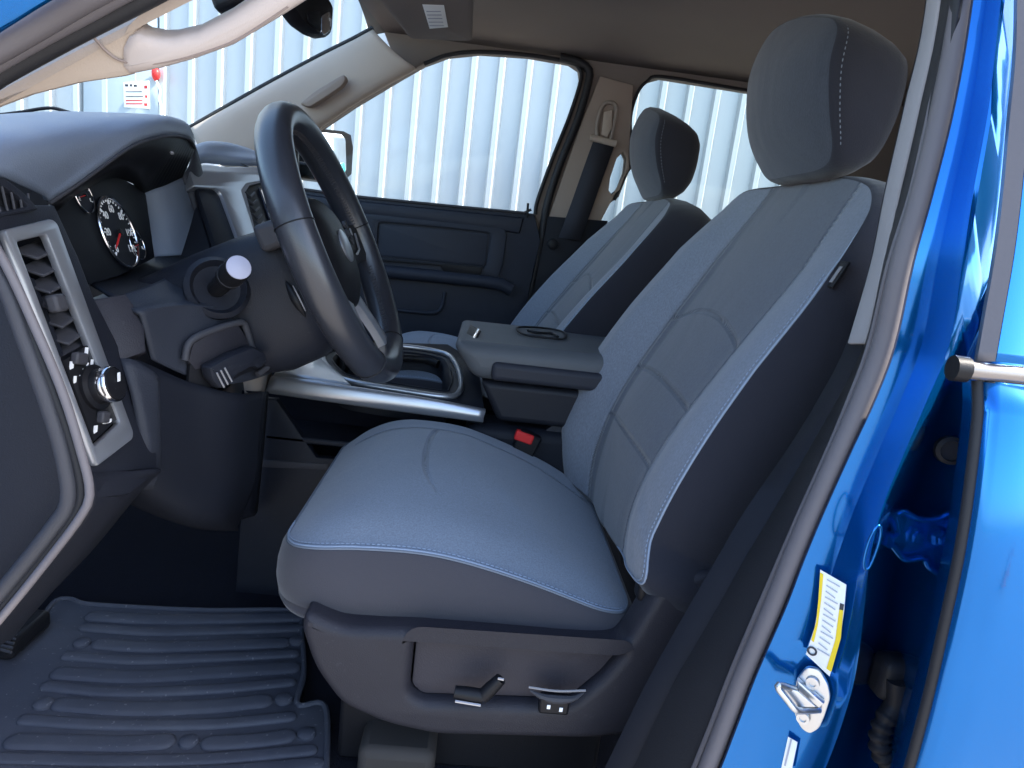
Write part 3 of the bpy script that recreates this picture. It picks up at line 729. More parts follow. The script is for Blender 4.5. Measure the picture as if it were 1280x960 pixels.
plate('dash_side_box', plane3((125, 372, .77), (172, 368, .80), (150, 440, .76)), [(112, 374), (158, 366), (168, 380), (182, 410), (184, 440), (150, 452), (142, 440)], SHIELD, DB, t=.06, bev=.005)
sheet('knee_panel', [[(158, 455, .765), (172, 450, .775), (238, 478, .83), (300, 493, .89), (330, 490, .98)],
     [(180, 520, .765), (192, 505, .78), (240, 530, .83), (292, 545, .89), (325, 545, .98)],
     [(188, 570, .775), (200, 575, .79), (243, 590, .84), (290, 600, .90), (320, 600, .98)],
     [(165, 612, .79), (195, 630, .81), (240, 650, .85), (278, 655, .90), (298, 656, .97)],
     [(150, 625, .95), (195, 645, .95), (240, 660, .98), (278, 664, 1.0), (298, 664, 1.05)]], DEEP, DB, n=36, t=.005, cross=30, smooth=60)
sheet('dash_corner', [[(150, 448, .757), (168, 450, .765), (196, 468, .785), (199, 480, .80)], [(165, 500, .750), (180, 505, .757), (199, 520, .78), (201, 530, .80)], [(172, 560, .750), (188, 565, .757), (199, 575, .78), (201, 585, .80)], [(158, 612, .755), (165, 612, .76), (188, 612, .785), (200, 610, .80)]], DASH, DB, n=16, t=.005, cross=16, smooth=60)
# pull lever tray under the column
TP = plane3((232, 440, .835), (310, 420, .92), (245, 490, .85))
ring('lever_tray_rim', TP, [(231, 450), (237, 428), (260, 415), (300, 403), (308, 412), (318, 440), (336, 455), (322, 468)], .0045, GREY, DB, closed=False, d=.006, n=40)
plate('lever_tray', TP, [(236, 452), (242, 430), (262, 418), (298, 407), (306, 418), (314, 440), (290, 450), (268, 458), (245, 462)], SHIELD, DB, t=.006, d=.008, bev=.001)
plate('lever_slot', TP, [(238, 456), (290, 440), (330, 438), (338, 455), (300, 470), (242, 502), (234, 498)], DARKER, DB, t=.006, d=.007, bev=.001)
plate('brake_release_lever', TP, [(262, 460), (292, 444), (318, 434), (332, 440), (336, 452), (325, 462), (318, 458), (296, 470), (288, 482), (276, 487), (266, 476)], DARK, DB, t=.02, d=.03, bev=.005, rnd=.004)
for k in range(3):
    MB().tube([TP.on(271+k*5, 466-k*3, .0315), TP.on(280+k*5, 484-k*3.5, .0315)], .0012, 6).build('lever_mark', PALE, DB)
# stalk
SO = P(275, 357, .885)
ax = (P(306, 327, .80)-SO).normalized()
MB().lathe(SO-ax*.01, ax, [(.040, -.012), (.041, -.001), (.035, .005), (.029, -.004), (0, -.01)], 32).build('stalk_boot', DARK, DB)
MB().tube([SO-ax*.03, SO+ax*.035, SO+ax*.04], [.011, .0125, .0150], 18).tube([SO+ax*.04, SO+ax*.080, SO+ax*.086], [.0155, .0158, .0145], 20).build('turn_signal_stalk', DARKER, DB, smooth=50)
MB().lathe(SO+ax*.0862, ax, [(.0142, -.001), (.0142, .001), (.013, .0018), (0, .0022)], 24).build('stalk_cap', LAV, DB)
MB().lathe(SO+ax*.052, ax, [(.0158, -.001), (.0163, 0), (.0158, .001)], 24).build('stalk_ring', GREY, DB)

# ---------------- steering wheel and column
WC = Vector((-.212, 1.0, 1.372)); ta = R(25.7)
wn = Vector((math.cos(ta), 0, math.sin(ta)))      # towards the driver
wu = Vector((-math.sin(ta), 0, math.cos(ta)))     # up in the plane of the rim
wy = Vector((0, 1, 0))
def wp_(ang, r, d=0): return WC+(wy*math.cos(ang)+wu*math.sin(ang))*r+wn*d
RM = .184
k = 96
mb = MB(); rows = []
for i in range(k):
    a = 2*math.pi*i/k; er = wy*math.cos(a)+wu*math.sin(a); row = []
    for j in range(18):
        t = 2*math.pi*j/18
        row.append(WC+er*(RM+.0195*math.cos(t))+wn*(.0235*math.sin(t)))
    rows.append(row)
rows.append(rows[0]); mb.grid(rows, closed=True)
SW = mb.build('steering_wheel', LEATHER, T, smooth=80)
for a in (10, 170, -60, -120):      # leather joints round the rim
    a = R(a); er = wy*math.cos(a)+wu*math.sin(a)
    MB().tube([WC+er*(RM+.0197*math.cos(2*math.pi*j/24))+wn*(.0237*math.sin(2*math.pi*j/24)) for j in range(24)], .0009, 6, True).build('rim_joint', DARKER, SW)
for a0, a1 in ((12, 168), (192, 238), (302, 348)):
    mb = MB(); n = int(abs(a1-a0)*.62)
    for i in range(n):
        a = R(lerp(a0, a1, i/n)); er = wy*math.cos(a)+wu*math.sin(a)
        q = wp_(a, RM-.0196, .003); mb.tube([q-wn*.004, q+wn*.004+(-wy*math.sin(a)+wu*math.cos(a))*.0025], .0008, 5)
    mb.build('rim_stitching', GREY, SW)
# hub
ho = spl([Vector(p) for p in [(-.07, .05), (-.035, .068), (0, .072), (.035, .068), (.07, .05), (.082, .0), (.066, -.055), (.03, -.078), (0, -.082), (-.03, -.078), (-.066, -.055), (-.082, 0)]], 72, True)
pad('airbag_cover', ho, lambda a, b, d: WC+wy*a+wu*b+wn*(d-.02), lambda a, b, s: .030*(1-s**4*.5), [(.004, -.004), (.006, -.02), (.002, -.04), (-.01, -.045)], [DARKER, DARKER], SW, nr=14)
MB().lathe(WC+wn*.0105, wn, [(.024, -.002), (.024, .0015), (.021, .003), (0, .0035)], 28).build('wheel_emblem', SILVER, SW)
def spoke(name, a, r0, r1, w0, w1, d0, d1, mt, t=.014):
    er = wy*math.cos(a)+wu*math.sin(a); et = -wy*math.sin(a)+wu*math.cos(a)
    mb = MB(); rows = []
    for i in range(8):
        f = i/7; r = lerp(r0, r1, f); w_ = lerp(w0, w1, f)-.006*math.sin(math.pi*f); d = lerp(d0, d1, sstep(f))
        C = WC+er*r+wn*d
        rows.append([C+et*w_+wn*t*.3, C+et*w_*.7+wn*t*.5, C-et*w_*.7+wn*t*.5, C-et*w_+wn*t*.3, C-et*w_-wn*t*.5, C+et*w_-wn*t*.5])
    mb.grid(rows, closed=True); return mb.build(name, mt, SW, smooth=50)
spoke('spoke', R(2), .05, .172, .045, .030, -.012, -.002, DARKER)
spoke('spoke', R(178), .05, .172, .045, .030, -.012, -.002, DARKER)
spoke('spoke', R(-68), .05, .172, .020, .016, -.014, -.002, SILVER)
spoke('spoke', R(-112), .05, .172, .020, .016, -.014, -.002, SILVER)
for a in (6, 174):
    for j, (r, e) in enumerate(((.10, .012), (.115, -.002), (.128, .010), (.112, .024))):
        aa = R(a); er = wy*math.cos(aa)+wu*math.sin(aa)
        MB().lathe(WC+er*r+wu*e+wn*-.003, wn, [(.0065, 0), (.0062, .005), (0, .0056)], 14).build('wheel_button', GREY if j != 2 else SILVER, SW)
MB().tube([wp_(R(-8), .095, .004), wp_(R(-3), .125, .004), wp_(R(8), .140, .004)], .002, 6).build('button_trim', SILVER, SW)
# column shroud
sec = lambda c, w_, h0, h1, n=28: [c+wy*(w_*abs(math.cos(t))**.6*(1 if math.cos(t) > 0 else -1))+wu*((h0 if math.sin(t) > 0 else h1)*abs(math.sin(t))**.75*(1 if math.sin(t) > 0 else -1)) for t in [2*math.pi*(i+.5)/n for i in range(n)]]
mb = MB(); rows = []
for d, w_, h0, h1 in ((-.040, .058, .040, .082), (-.046, .070, .050, .120), (-.07, .078, .056, .138), (-.12, .084, .058, .142), (-.18, .088, .056, .130), (-.24, .092, .050, .11), (-.34, .096, .045, .09)):
    rows.append(sec(WC+wn*d, w_, h0, h1))
mb.grid(rows, closed=True)
mb.add(rows[0], [tuple(range(28))])
SCOL = mb.build('steering_column', DARK, T, smooth=50)
MB().box(P(357, 292, .955), (.05, .105, .036), rot=Matrix.Rotation(-ta, 3, 'Y')).build('column_top_cover', GREY, SCOL, bevel=.008, seg=3)
MB().tube(spl([P(357, 352, .922), P(366, 366, .915), P(374, 381, .913), P(382, 396, .916)], 16), [.001+.0062*math.sin(math.pi*i/15) for i in range(16)], 12).build('tilt_slot', DARKER, SCOL, smooth=60)
MB().tube([P(366, 357, .911), P(374, 372, .906), P(382, 389, .908)], [.0006, .0013, .0006], 6).build('slot_glint', PALE, SCOL)  # pale sliver painted as the highlight inside the slot
MB().box(WC+wn*-.03, (.05, .10, .10), rot=Matrix.Rotation(-ta, 3, 'Y')).build('column_neck', DARKER, SCOL, bevel=.01)

# ---------------- centre stack
CP = plane3((240, 212, 1.19), (338, 219, 1.52), (300, 299, 1.20))
CS = sheet('center_stack', [[(234, 213, 1.195), (250, 204, 1.24), (286, 207, 1.36), (326, 208, 1.49), (346, 218, 1.54)],
     [(235, 207, 1.195), (251, 199, 1.24), (287, 202, 1.36), (326, 204, 1.49), (347, 216, 1.55)],
     [(240, 197, 1.22), (256, 190, 1.28), (288, 193, 1.40), (323, 199, 1.52), (348, 215, 1.6)],
     [(243, 187, 1.27), (262, 181, 1.34), (292, 184, 1.46), (323, 195, 1.58), (350, 217, 1.68)],
     [(243, 189, 1.45), (264, 184, 1.50), (294, 187, 1.60), (325, 198, 1.72), (352, 219, 1.80)],
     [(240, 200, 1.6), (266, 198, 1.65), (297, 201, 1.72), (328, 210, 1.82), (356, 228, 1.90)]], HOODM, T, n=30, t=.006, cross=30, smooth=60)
MB().tube(spl([P(281, 206, 1.345), P(296, 204, 1.39), P(311, 209, 1.43)], 12), [.001+.0035*math.sin(math.pi*i/11) for i in range(12)], 8).build('stack_slot', DARKER, CS)
plate('stack_body', CP, [(232, 208), (345, 214), (372, 300), (372, 420), (335, 455), (292, 440), (268, 330)], DARK, CS, t=.12, bev=.004, d=-.012)
plate('stack_bezel', CP, [(237, 211), (249, 204), (285, 208), (326, 208), (342, 216), (338, 224), (308, 229), (302, 238), (322, 300), (300, 304), (277, 242), (270, 235), (243, 233)], SILVER, CS, t=.018, bev=.003, d=.008, rnd=.006)
plate('stack_side_panel', CP, [(246, 234), (270, 237), (277, 246), (299, 302), (272, 314)], DEEP, CS, t=.008, d=.002)
plate('radio_panel', CP, [(303, 238), (310, 230), (345, 222), (358, 228), (385, 320), (322, 320)], DARKER, CS, t=.008, d=.001)
plate('radio_trim', CP, [(300, 236), (308, 227), (345, 217), (362, 224), (392, 330), (384, 330), (356, 230), (344, 223), (312, 232), (307, 240), (330, 330), (322, 330)], PALE, CS, t=.004, d=.006, bev=.0008)
for k in range(6):
    y = 240+k*9
    MB().tube([CP.on(306+k*3, y, .006), CP.on(313+k*3, y+6, .008), CP.on(318+k*3, y+1, .006)], .002, 6).build('center_vent_slat', GREY, CS)
plate('touch_screen', CP, [(324, 235), (346, 231), (360, 268), (338, 274)], SCREEN, CS, t=.004, d=.006, bev=.001)
SCW = bpy.data.materials.new('reflection_glow'); SCW.use_nodes = True  # glowing patches stand in for pale and red reflections on the screen
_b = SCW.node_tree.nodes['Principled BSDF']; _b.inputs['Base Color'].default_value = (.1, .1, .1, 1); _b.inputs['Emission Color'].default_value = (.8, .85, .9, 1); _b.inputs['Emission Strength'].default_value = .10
SCR = SCW.copy(); SCR.name = 'reflection_glow_red'; SCR.node_tree.nodes['Principled BSDF'].inputs['Emission Color'].default_value = (.9, .25, .25, 1)
plate('screen_reflection', CP, [(327, 237), (337, 235), (344, 252), (333, 254)], SCW, CS, t=.002, d=.0075, bev=.0003)
plate('screen_reflection', CP, [(334, 255), (347, 252), (354, 266), (340, 271)], SCR, CS, t=.002, d=.0075, bev=.0003)
MB().box((-.38, 1.22, 1.15), (.02, .06, .12)).build('stack_lower_trim', BEIGE, CS, bevel=.006)

# ---------------- centre console
A0, A1, A2 = P(338, 475, 1.19), P(606, 513, 1.19), P(505, 433, 1.54)
TPL = Plane(A0, A1-A0, (A1-A0).cross(A2-A0))
TRAY = [(404, 442), (416, 466), (438, 477), (500, 488), (558, 496), (574, 490), (576, 474), (568, 452), (553, 441), (505, 433), (440, 432)]
TRAYI = [(415, 446), (424, 461), (442, 470), (500, 480), (555, 488), (563, 484), (566, 472), (560, 455), (549, 446), (505, 439), (440, 438)]
CN = plate('center_console', TPL, [(345, 462), (404, 472), (500, 492), (606, 512), (600, 470), (585, 446), (560, 430), (420, 425), (350, 440)], DARK, T, [TRAYI], t=.03, bev=.003, d=-.002)
sheet('console_trim', [[(330, 491, 1.19), (392, 500, 1.19), (450, 508, 1.19), (540, 520, 1.19), (604, 528, 1.19)],
      [(333, 485, 1.186), (392, 493, 1.186), (450, 500, 1.186), (540, 512, 1.186), (605, 521, 1.186)],
      [(337, 474, 1.19), (392, 480, 1.19), (450, 488, 1.19), (540, 501, 1.19), (607, 514, 1.19)],
      [(339, 470, 1.196), (394, 475, 1.196), (450, 484, 1.196), (540, 498, 1.196), (607, 511, 1.196)]], SILVER, CN, n=30, t=.006, cross=14, smooth=60)
sheet('console_plate', [[(341, 470, 1.197), (380, 473, 1.199), (410, 478, 1.199), (440, 483, 1.199)], [(352, 452, 1.26), (382, 455, 1.265), (410, 461, 1.27), (432, 474, 1.23)], [(356, 440, 1.34), (384, 442, 1.345), (400, 446, 1.35), (408, 452, 1.33)]], SILVER, CN, n=20, t=.004, cross=10)
ring('tray_bezel', TPL, TRAY, .0058, SILVER, CN, n=90, d=.002)
# the tray itself: walls and floor
wl = [TPL.on(*p) for p in TRAYI]; wl = spl(wl, 60, True)
mb = MB().grid([wl, [p-TPL.N*.07 for p in wl]], closed=True); mb.add([p-TPL.N*.07 for p in wl], [tuple(range(60))]); mb.build('console_tray', DEEP, CN, solid=.003, smooth=50)
for x in (430, 455):
    c = TPL.on(x, 459, -.03); MB().box(c, (.012, .05, .05)).build('cup_holder_tab', DARKER, CN, bevel=.004)
MB().tube(spl([TPL.on(500, 447, -.012), TPL.on(530, 449, -.012), TPL.on(548, 455, -.014)], 12), .009, 10).build('cup_holder_rim', DARKER, CN)
# body under the plate, with the open cubby on the driver's side
plate('console_side', planeY(1.215), [(322, 498), (345, 500), (395, 572), (610, 590), (700, 525), (735, 560), (735, 800), (290, 800), (300, 660)], DARK, CN, t=.02, bev=.002)
plate('console_back_panel', planeY(1.33), [(320, 470), (640, 520), (640, 760), (290, 760)], CARPET, CN, t=.02)
MB().box((-.27, 1.27, 1.005), (.20, .11, .012)).build('cubby_shelf', DARK, CN, bevel=.004)
plate('cubby_rim', planeY(1.212), [(322, 575), (410, 580), (410, 588), (322, 584)], GREY, CN, t=.02, bev=.002)
sheet('stack_side', [[(306, 488, 1.0), (300, 560, .98), (293, 652, .97)], [(332, 490, 1.06), (326, 560, 1.04), (318, 645, 1.03)], [(336, 490, 1.2), (330, 560, 1.2), (322, 640, 1.2)]], DEEP, CN, n=16, t=.004)
sheet('stack_pillar', [[(272, 470, 1.12), (276, 482, 1.12), (280, 500, 1.12)], [(300, 465, 1.0), (303, 478, 1.0), (305, 492, 1.0)], [(318, 462, 1.03), (318, 476, 1.03), (318, 491, 1.03)], [(338, 455, 1.10), (334, 472, 1.10), (331, 490, 1.10)]], BEIGE, CN, n=10, t=.004, cross=8)
# armrest
def rbox(name, x0, x1, y0, y1, z0, z1, mt, par, bev, seg=4, slant=0, slz=0):
    mb = MB(); V = [(x0+slant, y0, z0), (x1, y0, z0), (x1, y1, z0), (x0+slant, y1, z0), (x0, y0, z1-slz), (x1, y0, z1), (x1, y1, z1), (x0, y1, z1-slz)]
    mb.add(V, [(0, 3, 2, 1), (4, 5, 6, 7), (0, 1, 5, 4), (1, 2, 6, 5), (2, 3, 7, 6), (3, 0, 4, 7)]); return mb.build(name, mt, par, bevel=bev, seg=seg, smooth=60)
AB = rbox('armrest_box', .012, .46, 1.20, 1.50, 1.085, 1.158, DARK, CN, .012, slant=.04)
LID = rbox('armrest_lid', -.048, .46, 1.188, 1.515, 1.160, 1.232, mat('armrest_vinyl', (.095, .102, .112), .5, bump=.7, bscale=500), CN, .026, seg=6, slant=.045, slz=.006)
rbox('lid_side_pad', .03, .45, 1.178, 1.22, 1.164, 1.198, mat('armrest_side_vinyl', (.030, .032, .042), .55, bump=.5, bscale=500), CN, .010, slant=.0)
LPn = Plane(P(592, 417, 1.285), (0, 1, 0), (-.62, -.25, .74))
plate('lid_latch', LPn, [(588, 405), (598, 411), (588, 430), (582, 418)], DARKER, CN, t=.008, d=.004, bev=.0015)
plate('latch_edge', LPn, [(597, 410), (599.5, 411.5), (589, 431), (586.5, 429.5)], CHROME, CN, t=.006, d=.0055, bev=.0006)
TOPP = Plane((0, 1.3, 1.2325), (1, 0, 0), (0, 0, 1))
ring('lid_recess_rim', TOPP, [(648, 409), (655, 418), (690, 423), (703, 424), (707, 420), (702, 414), (680, 410)], .0022, DARKER, CN, n=40)
ring('lid_recess_rim', TOPP, [(660, 413), (672, 416), (690, 417), (697, 421)], .003, DARKER, CN, n=20, closed=False)
rbox('buckle_housing', -.005, .22, 1.20, 1.30, .93, 1.075, DEEP, CN, .022)
bk = MB().box(P(657, 556, 1.185), (.042, .022, .05), rot=Matrix.Rotation(R(18), 3, 'Y')).build('belt_buckle', DARKER, CN, bevel=.004)
MB().box(P(655, 546, 1.178), (.034, .016, .018), rot=Matrix.Rotation(R(14), 3, 'Y')).build('buckle_button', RED, CN, bevel=.003)

# ---------------- passenger side of the cab
FY = 2.10
FPL = planeY(FY)
WIN = [(330, 196), (400, 159), (440, 132), (500, 97), (530, 80), (560, 69), (600, 65), (660, 69), (712, 78), (724, 86), (726, 100), (712, 145), (690, 200), (672, 250), (669, 268), (440, 243), (330, 232)]
REAR = [(788, 150), (797, 116), (810, 101), (828, 96), (922, 111), (1010, 125), (1035, 150), (1040, 330), (760, 330), (742, 290), (750, 262), (768, 236)]
REAR = [(774, 246), (790, 205), (788, 150), (797, 116), (810, 101), (828, 96), (922, 111), (1030, 128), (1040, 150), (1040, 300), (738, 300), (752, 262)]
SLOT = [(779, 190), (783, 198), (781, 215), (773, 236), (765, 243), (761, 238), (763, 222), (771, 198)]
cs = plate('cab_side_trim', FPL, [(300, 320), (300, 205), (340, 188), (400, 156), (440, 129), (500, 93), (480, 40), (520, -20), (1180, 60), (1180, 340), (690, 330)], HEADL, T, [WIN, REAR, SLOT], t=.05, bev=.006, d=.0)
# lighter pillar cover with the belt slot and grab handle
PPL = planeY(FY-.014)
BEIGE2 = mat('pillar_cover_trim', (.27, .215, .18), .72, bump=.5, bscale=700)
BPc = plate('b_pillar_cover', PPL, [(741, 118), (750, 95), (792, 106), (789, 150), (786, 190), (787, 210), (768, 244), (752, 275), (745, 290), (683, 280), (705, 215), (728, 150)], BEIGE2, T, [SLOT], t=.012, bev=.004)
plate('pillar_lower_cover', planeY(FY-.016), [(683, 270), (760, 276), (730, 420), (640, 420), (655, 330)], DEEP, BPc, t=.012, bev=.003)
ring('belt_guide', PPL, [(752, 135), (760, 128), (770, 133), (768, 152), (762, 176), (750, 176), (746, 160)], .006, mat('guide_trim', (.25, .21, .18), .6), BPc, n=40, d=.005)
plate('belt_guide_plate', PPL, [(755, 140), (766, 137), (765, 160), (759, 172), (752, 168)], BEIGE, BPc, t=.008, d=.012, bev=.003)
MB().tube([PPL.on(738, 172, .012), PPL.on(770, 180, .012)], .010, 10).build('belt_guide_foot', BEIGE, BPc)
BLT = [(756, 176, .012), (742, 215, .013), (728, 255, .014), (712, 298, .016)]
mb = MB(); rows = []
for x, y, d in BLT: rows.append([PPL.on(x-14, y-1, d), PPL.on(x+13, y+3, d)])
mb.grid(rows).build('seat_belt', mat('belt_webbing', (.030, .031, .04), .8, bump=.6, bscale=300), T, solid=.002)
MB().lathe(planeY(FY-.025).on(691, 305, 0), (0, -1, 0), [(.016, 0), (.015, .006), (.008, .009), (0, .009)], 20).build('belt_bolt_cap', DARKER, BPc)
# window frame seals
ring('window_seal', planeY(FY-.006), WIN[4:15], .006, SEALD, cs, n=120, closed=False, d=.0)
ring('window_seal', planeY(FY-.006), [(700, 72), (722, 77), (735, 86), (736, 100), (722, 150), (700, 205), (684, 255), (676, 300), (660, 380)], .013, SEALD, cs, n=60, closed=False, d=.002, flat=.9)
ring('window_seal', planeY(FY-.004), [(768, 250), (784, 215), (791, 200), (788, 150), (797, 116), (810, 101), (828, 96), (922, 111), (1030, 128)], .005, SEALD, cs, n=80, closed=False)
plate('side_window', planeY(FY+.085), [(300, 240), (330, 190), (440, 120), (560, 60), (720, 68), (735, 90), (665, 285)], GLASS, T, t=.004, bev=.0005)
plate('side_window', planeY(FY+.085), [(745, 85), (1060, 120), (1060, 330), (720, 330)], TINT, T, t=.004, bev=.0005)
# passenger door inner panel
DOORP = mat('door_panel_plastic', (.024, .0275, .039), .5, bump=.5, bscale=700)
DPL = planeY(FY-.03)
PD = plate('passenger_door', DPL, [(300, 226), (395, 238), (440, 244), (668, 267), (676, 300), (650, 420), (640, 560), (300, 540)], DOORP, T, t=.05, bev=.006)
ring('door_belt_seal', DPL, [(320, 228), (440, 245), (560, 257), (655, 266), (664, 262)], .004, GREY, PD, n=40, closed=False, d=.002, smooth=False)
plate('door_upper_roll', DPL, [(330, 236), (440, 250), (560, 262), (655, 272), (650, 292), (560, 281), (440, 267), (330, 254)], DOORP, PD, t=.03, bev=.012, d=.012)
plate('door_pocket_frame', DPL, [(453, 266), (560, 277), (628, 284), (634, 292), (629, 330), (622, 350), (455, 336)], DOORP, PD, [[(473, 277), (560, 285), (612, 291), (614, 296), (607, 335), (470, 322)]], t=.02, bev=.004, d=.010, rnd=.012)
plate('door_pocket_panel', DPL, [(474, 279), (560, 287), (611, 292), (606, 333), (471, 320)], DOORP, PD, t=.01, bev=.003, d=.004, rnd=.01)
ring('door_armrest', DPL, [(440, 333), (480, 339), (560, 347), (620, 354), (640, 362)], .020, DOORP, PD, n=40, closed=False, d=.012, flat=1.)
plate('door_pull_cup', DPL, [(470, 326), (550, 332), (555, 341), (600, 345), (604, 334), (472, 323)], DARKER, PD, t=.012, d=.02, bev=.002)
ring('door_map_pocket', DPL, [(440, 383), (500, 388), (540, 391), (552, 384), (556, 365)], .006, DOORP, PD, n=40, closed=False, d=.004)
MB().tube([DPL.on(659, 272, .006), DPL.on(660, 254, .006)], [.004, .0035], 8).build('door_lock_pin', DARKER, PD)
# mirror outside
MP = Plane(P(420, 192, 2.38), (.60, .80, 0), (.80, -.60, .04)); MP.V = MP.N.cross(MP.U)
mh_ = plate('door_mirror', MP, [(380, 158), (398, 160), (432, 164), (440, 168), (443, 185), (441, 218), (432, 227), (400, 226), (380, 222)], mat('mirror_shell', (.006, .006, .007), .85, spec=.04), T, t=.07, bev=.010, smooth=50)
plate('mirror_glass', MP, [(384, 164), (398, 165), (427, 168), (432, 174), (433, 213), (427, 220), (400, 219), (384, 215)], MIRROR, mh_, t=.004, d=.003, bev=.0006, rnd=.008)
plate('wide_angle_spot', MP, [(426, 204), (430, 203), (432, 212), (430, 219), (426, 218), (424, 211)], TEAL, mh_, t=.003, d=.005, bev=.0006, rnd=.01)
MB().box(P(385, 215, 2.28), (.10, .16, .05)).build('mirror_arm', DARKER, mh_, bevel=.01)
plate('mirror_sail', planeY(FY-.01), [(318, 215), (345, 190), (372, 180), (372, 240), (330, 236)], DARKER, T, t=.02, bev=.003)

# passenger A pillar, with grab handle
def yA(x): return interp([240, 330, 400, 470, 520], [2.02, 2.03, 2.02, 1.98, 1.96], x)
UP_ = [(236, 161), (290, 130), (340, 102), (400, 70), (440, 50), (466, 36)]
LO_ = [(320, 222), (332, 198), (400, 160), (440, 133), (480, 110), (520, 88)]
MI_ = [(262, 200), (318, 152), (370, 124), (415, 100), (455, 82), (492, 64)]
FAP = sheet('windshield_pillar', [[(x, y, yA(x)+.03) for x, y in UP_], [(x+3, y+4, yA(x)-.03) for x, y in UP_], [(x, y, yA(x)-.035) for x, y in MI_], [(x-2, y-3, yA(x)-.01) for x, y in LO_], [(x, y, yA(x)+.06) for x, y in LO_]], BEIGE, T, n=40, t=.006, cross=26, smooth=60)
MB().tube(spl([P(x, y-1, yA(x)+.005) for x, y in UP_], 40), .006, 8).build('windshield_edge', SEALD, FAP)
FAPL = plane3((372, 140, 1.985), (432, 95, 1.94), (400, 140, 1.985))
plate('grab_handle', plane3((370, 140, 1.98), (432, 100, 1.94), (385, 110, 1.975)), [(373, 130), (392, 114), (418, 98), (429, 92), (432, 99), (426, 108), (407, 121), (386, 134)], mat('handle_cap', (.22, .165, .13), .6), FAP, t=.02, d=.006, bev=.006, rnd=.012)

# windshield, header, visor, inside mirror, wiper
W0, W1 = P(466, 34, 1.97), P(236, 163, 2.05)
def mir(p, Y): return Vector((p.x, Y, p.z))
wsr = []
for t in [-.04, .25, .5, .75, 1, 1.25, 1.5]:
    a = W0.lerp(W1, t); wsr.append([mir(a, 2.04), Vector((a.x-.03, 1.7, a.z)), Vector((a.x-.045, 1.36, a.z)), Vector((a.x-.03, 1.0, a.z)), mir(a, .62)])
MB().grid(wsr).build('windshield', GLASS, T, smooth=80, solid=.004)
sv = MB().box((0, 0, 0), (.17, .46, .016)).build('sun_visor', HEADL, T, bevel=.007, seg=3)
# (visor hangs just under the ceiling)
def face(name, pts, mt, par, t, bev=.003, rnd=0):
    W = [P(*p) for p in pts]; pl = Plane(W[0], W[1]-W[0], (W[1]-W[0]).cross(W[2]-W[0]))
    o = [pl.ab(p) for p in W]; o = rpoly(o, rnd) if rnd else o
    me = plate_mesh(pl, o, [], t, bev); me.materials.clear(); finish(me, mt, 40); return link(name, me, par)
bpy.data.objects.remove(sv)
VIS = face('sun_visor', [(470, -5, 1.62), (513, 50, 1.84), (590, 53, 1.83), (592, -5, 1.60)], HEADL, T, .016, .006, .02)
W = [P(528, 5, 1.645), P(558, 6, 1.645), P(562, 33, 1.745), P(536, 36, 1.765)]
pv = Plane(P(470, -5, 1.62), P(513, 50, 1.84)-P(470, -5, 1.62), (P(513, 50, 1.84)-P(470, -5, 1.62)).cross(P(590, 53, 1.83)-P(470, -5, 1.62)))
lb = plate('visor_label', pv, [(528, 6), (555, 7), (560, 34), (537, 36)], PAPER, VIS, t=.001, d=.0015, bev=.0002)
mb = MB()
for k in range(5): bar(mb, pv, (533+k, 13+k*4.5), (551+k, 13+k*4.5), .003, .0022, t=.0006)
mb.build('label_print', mat('pale_print', (.35, .36, .42), .6), VIS)
MIR = MB().tube(spl([P(365, -6, 1.25), P(385, 22, 1.27), P(402, 36, 1.29), P(414, 30, 1.32)], 20), [.030, .034, .038, .038]+[.038]*12+[.034, .03, .024, .016], 14).build('inside_mirror', DARKER, T, smooth=60)
bpy.data.objects.remove(MIR)
MP2 = plane3((383, 12, 1.24), (416, 12, 1.34), (404, 44, 1.29))
MIR = plate('inside_mirror', MP2, [(350, -30), (368, 8), (384, 30), (400, 42), (412, 47), (417, 40), (419, 8), (412, -4), (396, -30)], DARKER, T, t=.035, bev=.009, rnd=.01)
plate('mirror_glass', MP2, [(402, 20), (412, 14), (415, 22), (413, 38), (406, 44), (402, 40)], MIRROR, MIR, t=.003, d=.0025, bev=.0005, rnd=.004)
plate('mirror_eye', MP2, [(384, 16), (400, 12), (402, 30), (398, 38), (386, 26)], LENS, MIR, t=.003, d=.002, bev=.0005, rnd=.006)
MB().tube([P(392, 8, 1.29), P(392, 8, 1.29)+Vector((-.10, .02, .03)), P(392, 8, 1.29)+Vector((-.235, .04, .03))], [.010, .010, .014], 10).build('mirror_stem', DARKER, MIR)
rbx = MB().box(P(292, -4, 1.36), (.07, .06, .05), rot=Matrix.Rotation(R(-25), 3, 'Y')).build('sensor_housing', DARKER, MIR, bevel=.012)
wip = MB().tube(spl([P(-30, 147, 1.5), P(20, 141, 1.5), P(62, 135, 1.5), P(88, 141, 1.5)], 24), .0035, 8).build('wiper_arm', DARKER, T)

# ---------------- the open front door (out of frame, mirrored in the paint of the door jamb)
dh, da = Vector((-.66, .52, 0)), R(-108)
dU = Vector((math.cos(da), math.sin(da), 0)); dN = Vector((dU.y, -dU.x, 0))
if dN.x < 0: dN = -dN
DP = Plane(dh, dU, dN); DP.N = dN; DP.V = Vector((0, 0, 1))
fd_me = plate_mesh(DP, rpoly([(0, .55), (1.02, .55), (1.05, 1.0), (1.0, 1.40), (.98, 1.42), (.86, 1.80), (.5, 1.78), (0, 1.42)], .04), [rpoly([(.10, 1.42), (.93, 1.42), (.83, 1.75), (.52, 1.73)], .03)], .10, .02, -.06); fd_me.materials.clear(); finish(fd_me, PAINT)
FD = link('front_door', fd_me, T)
me = plate_mesh(DP, rpoly([(.04, .62), (.98, .62), (1.0, 1.0), (.96, 1.38), (.06, 1.38)], .05), [], .05, .015, 0); me.materials.clear(); finish(me, DEEP); link('door_trim', me, FD)

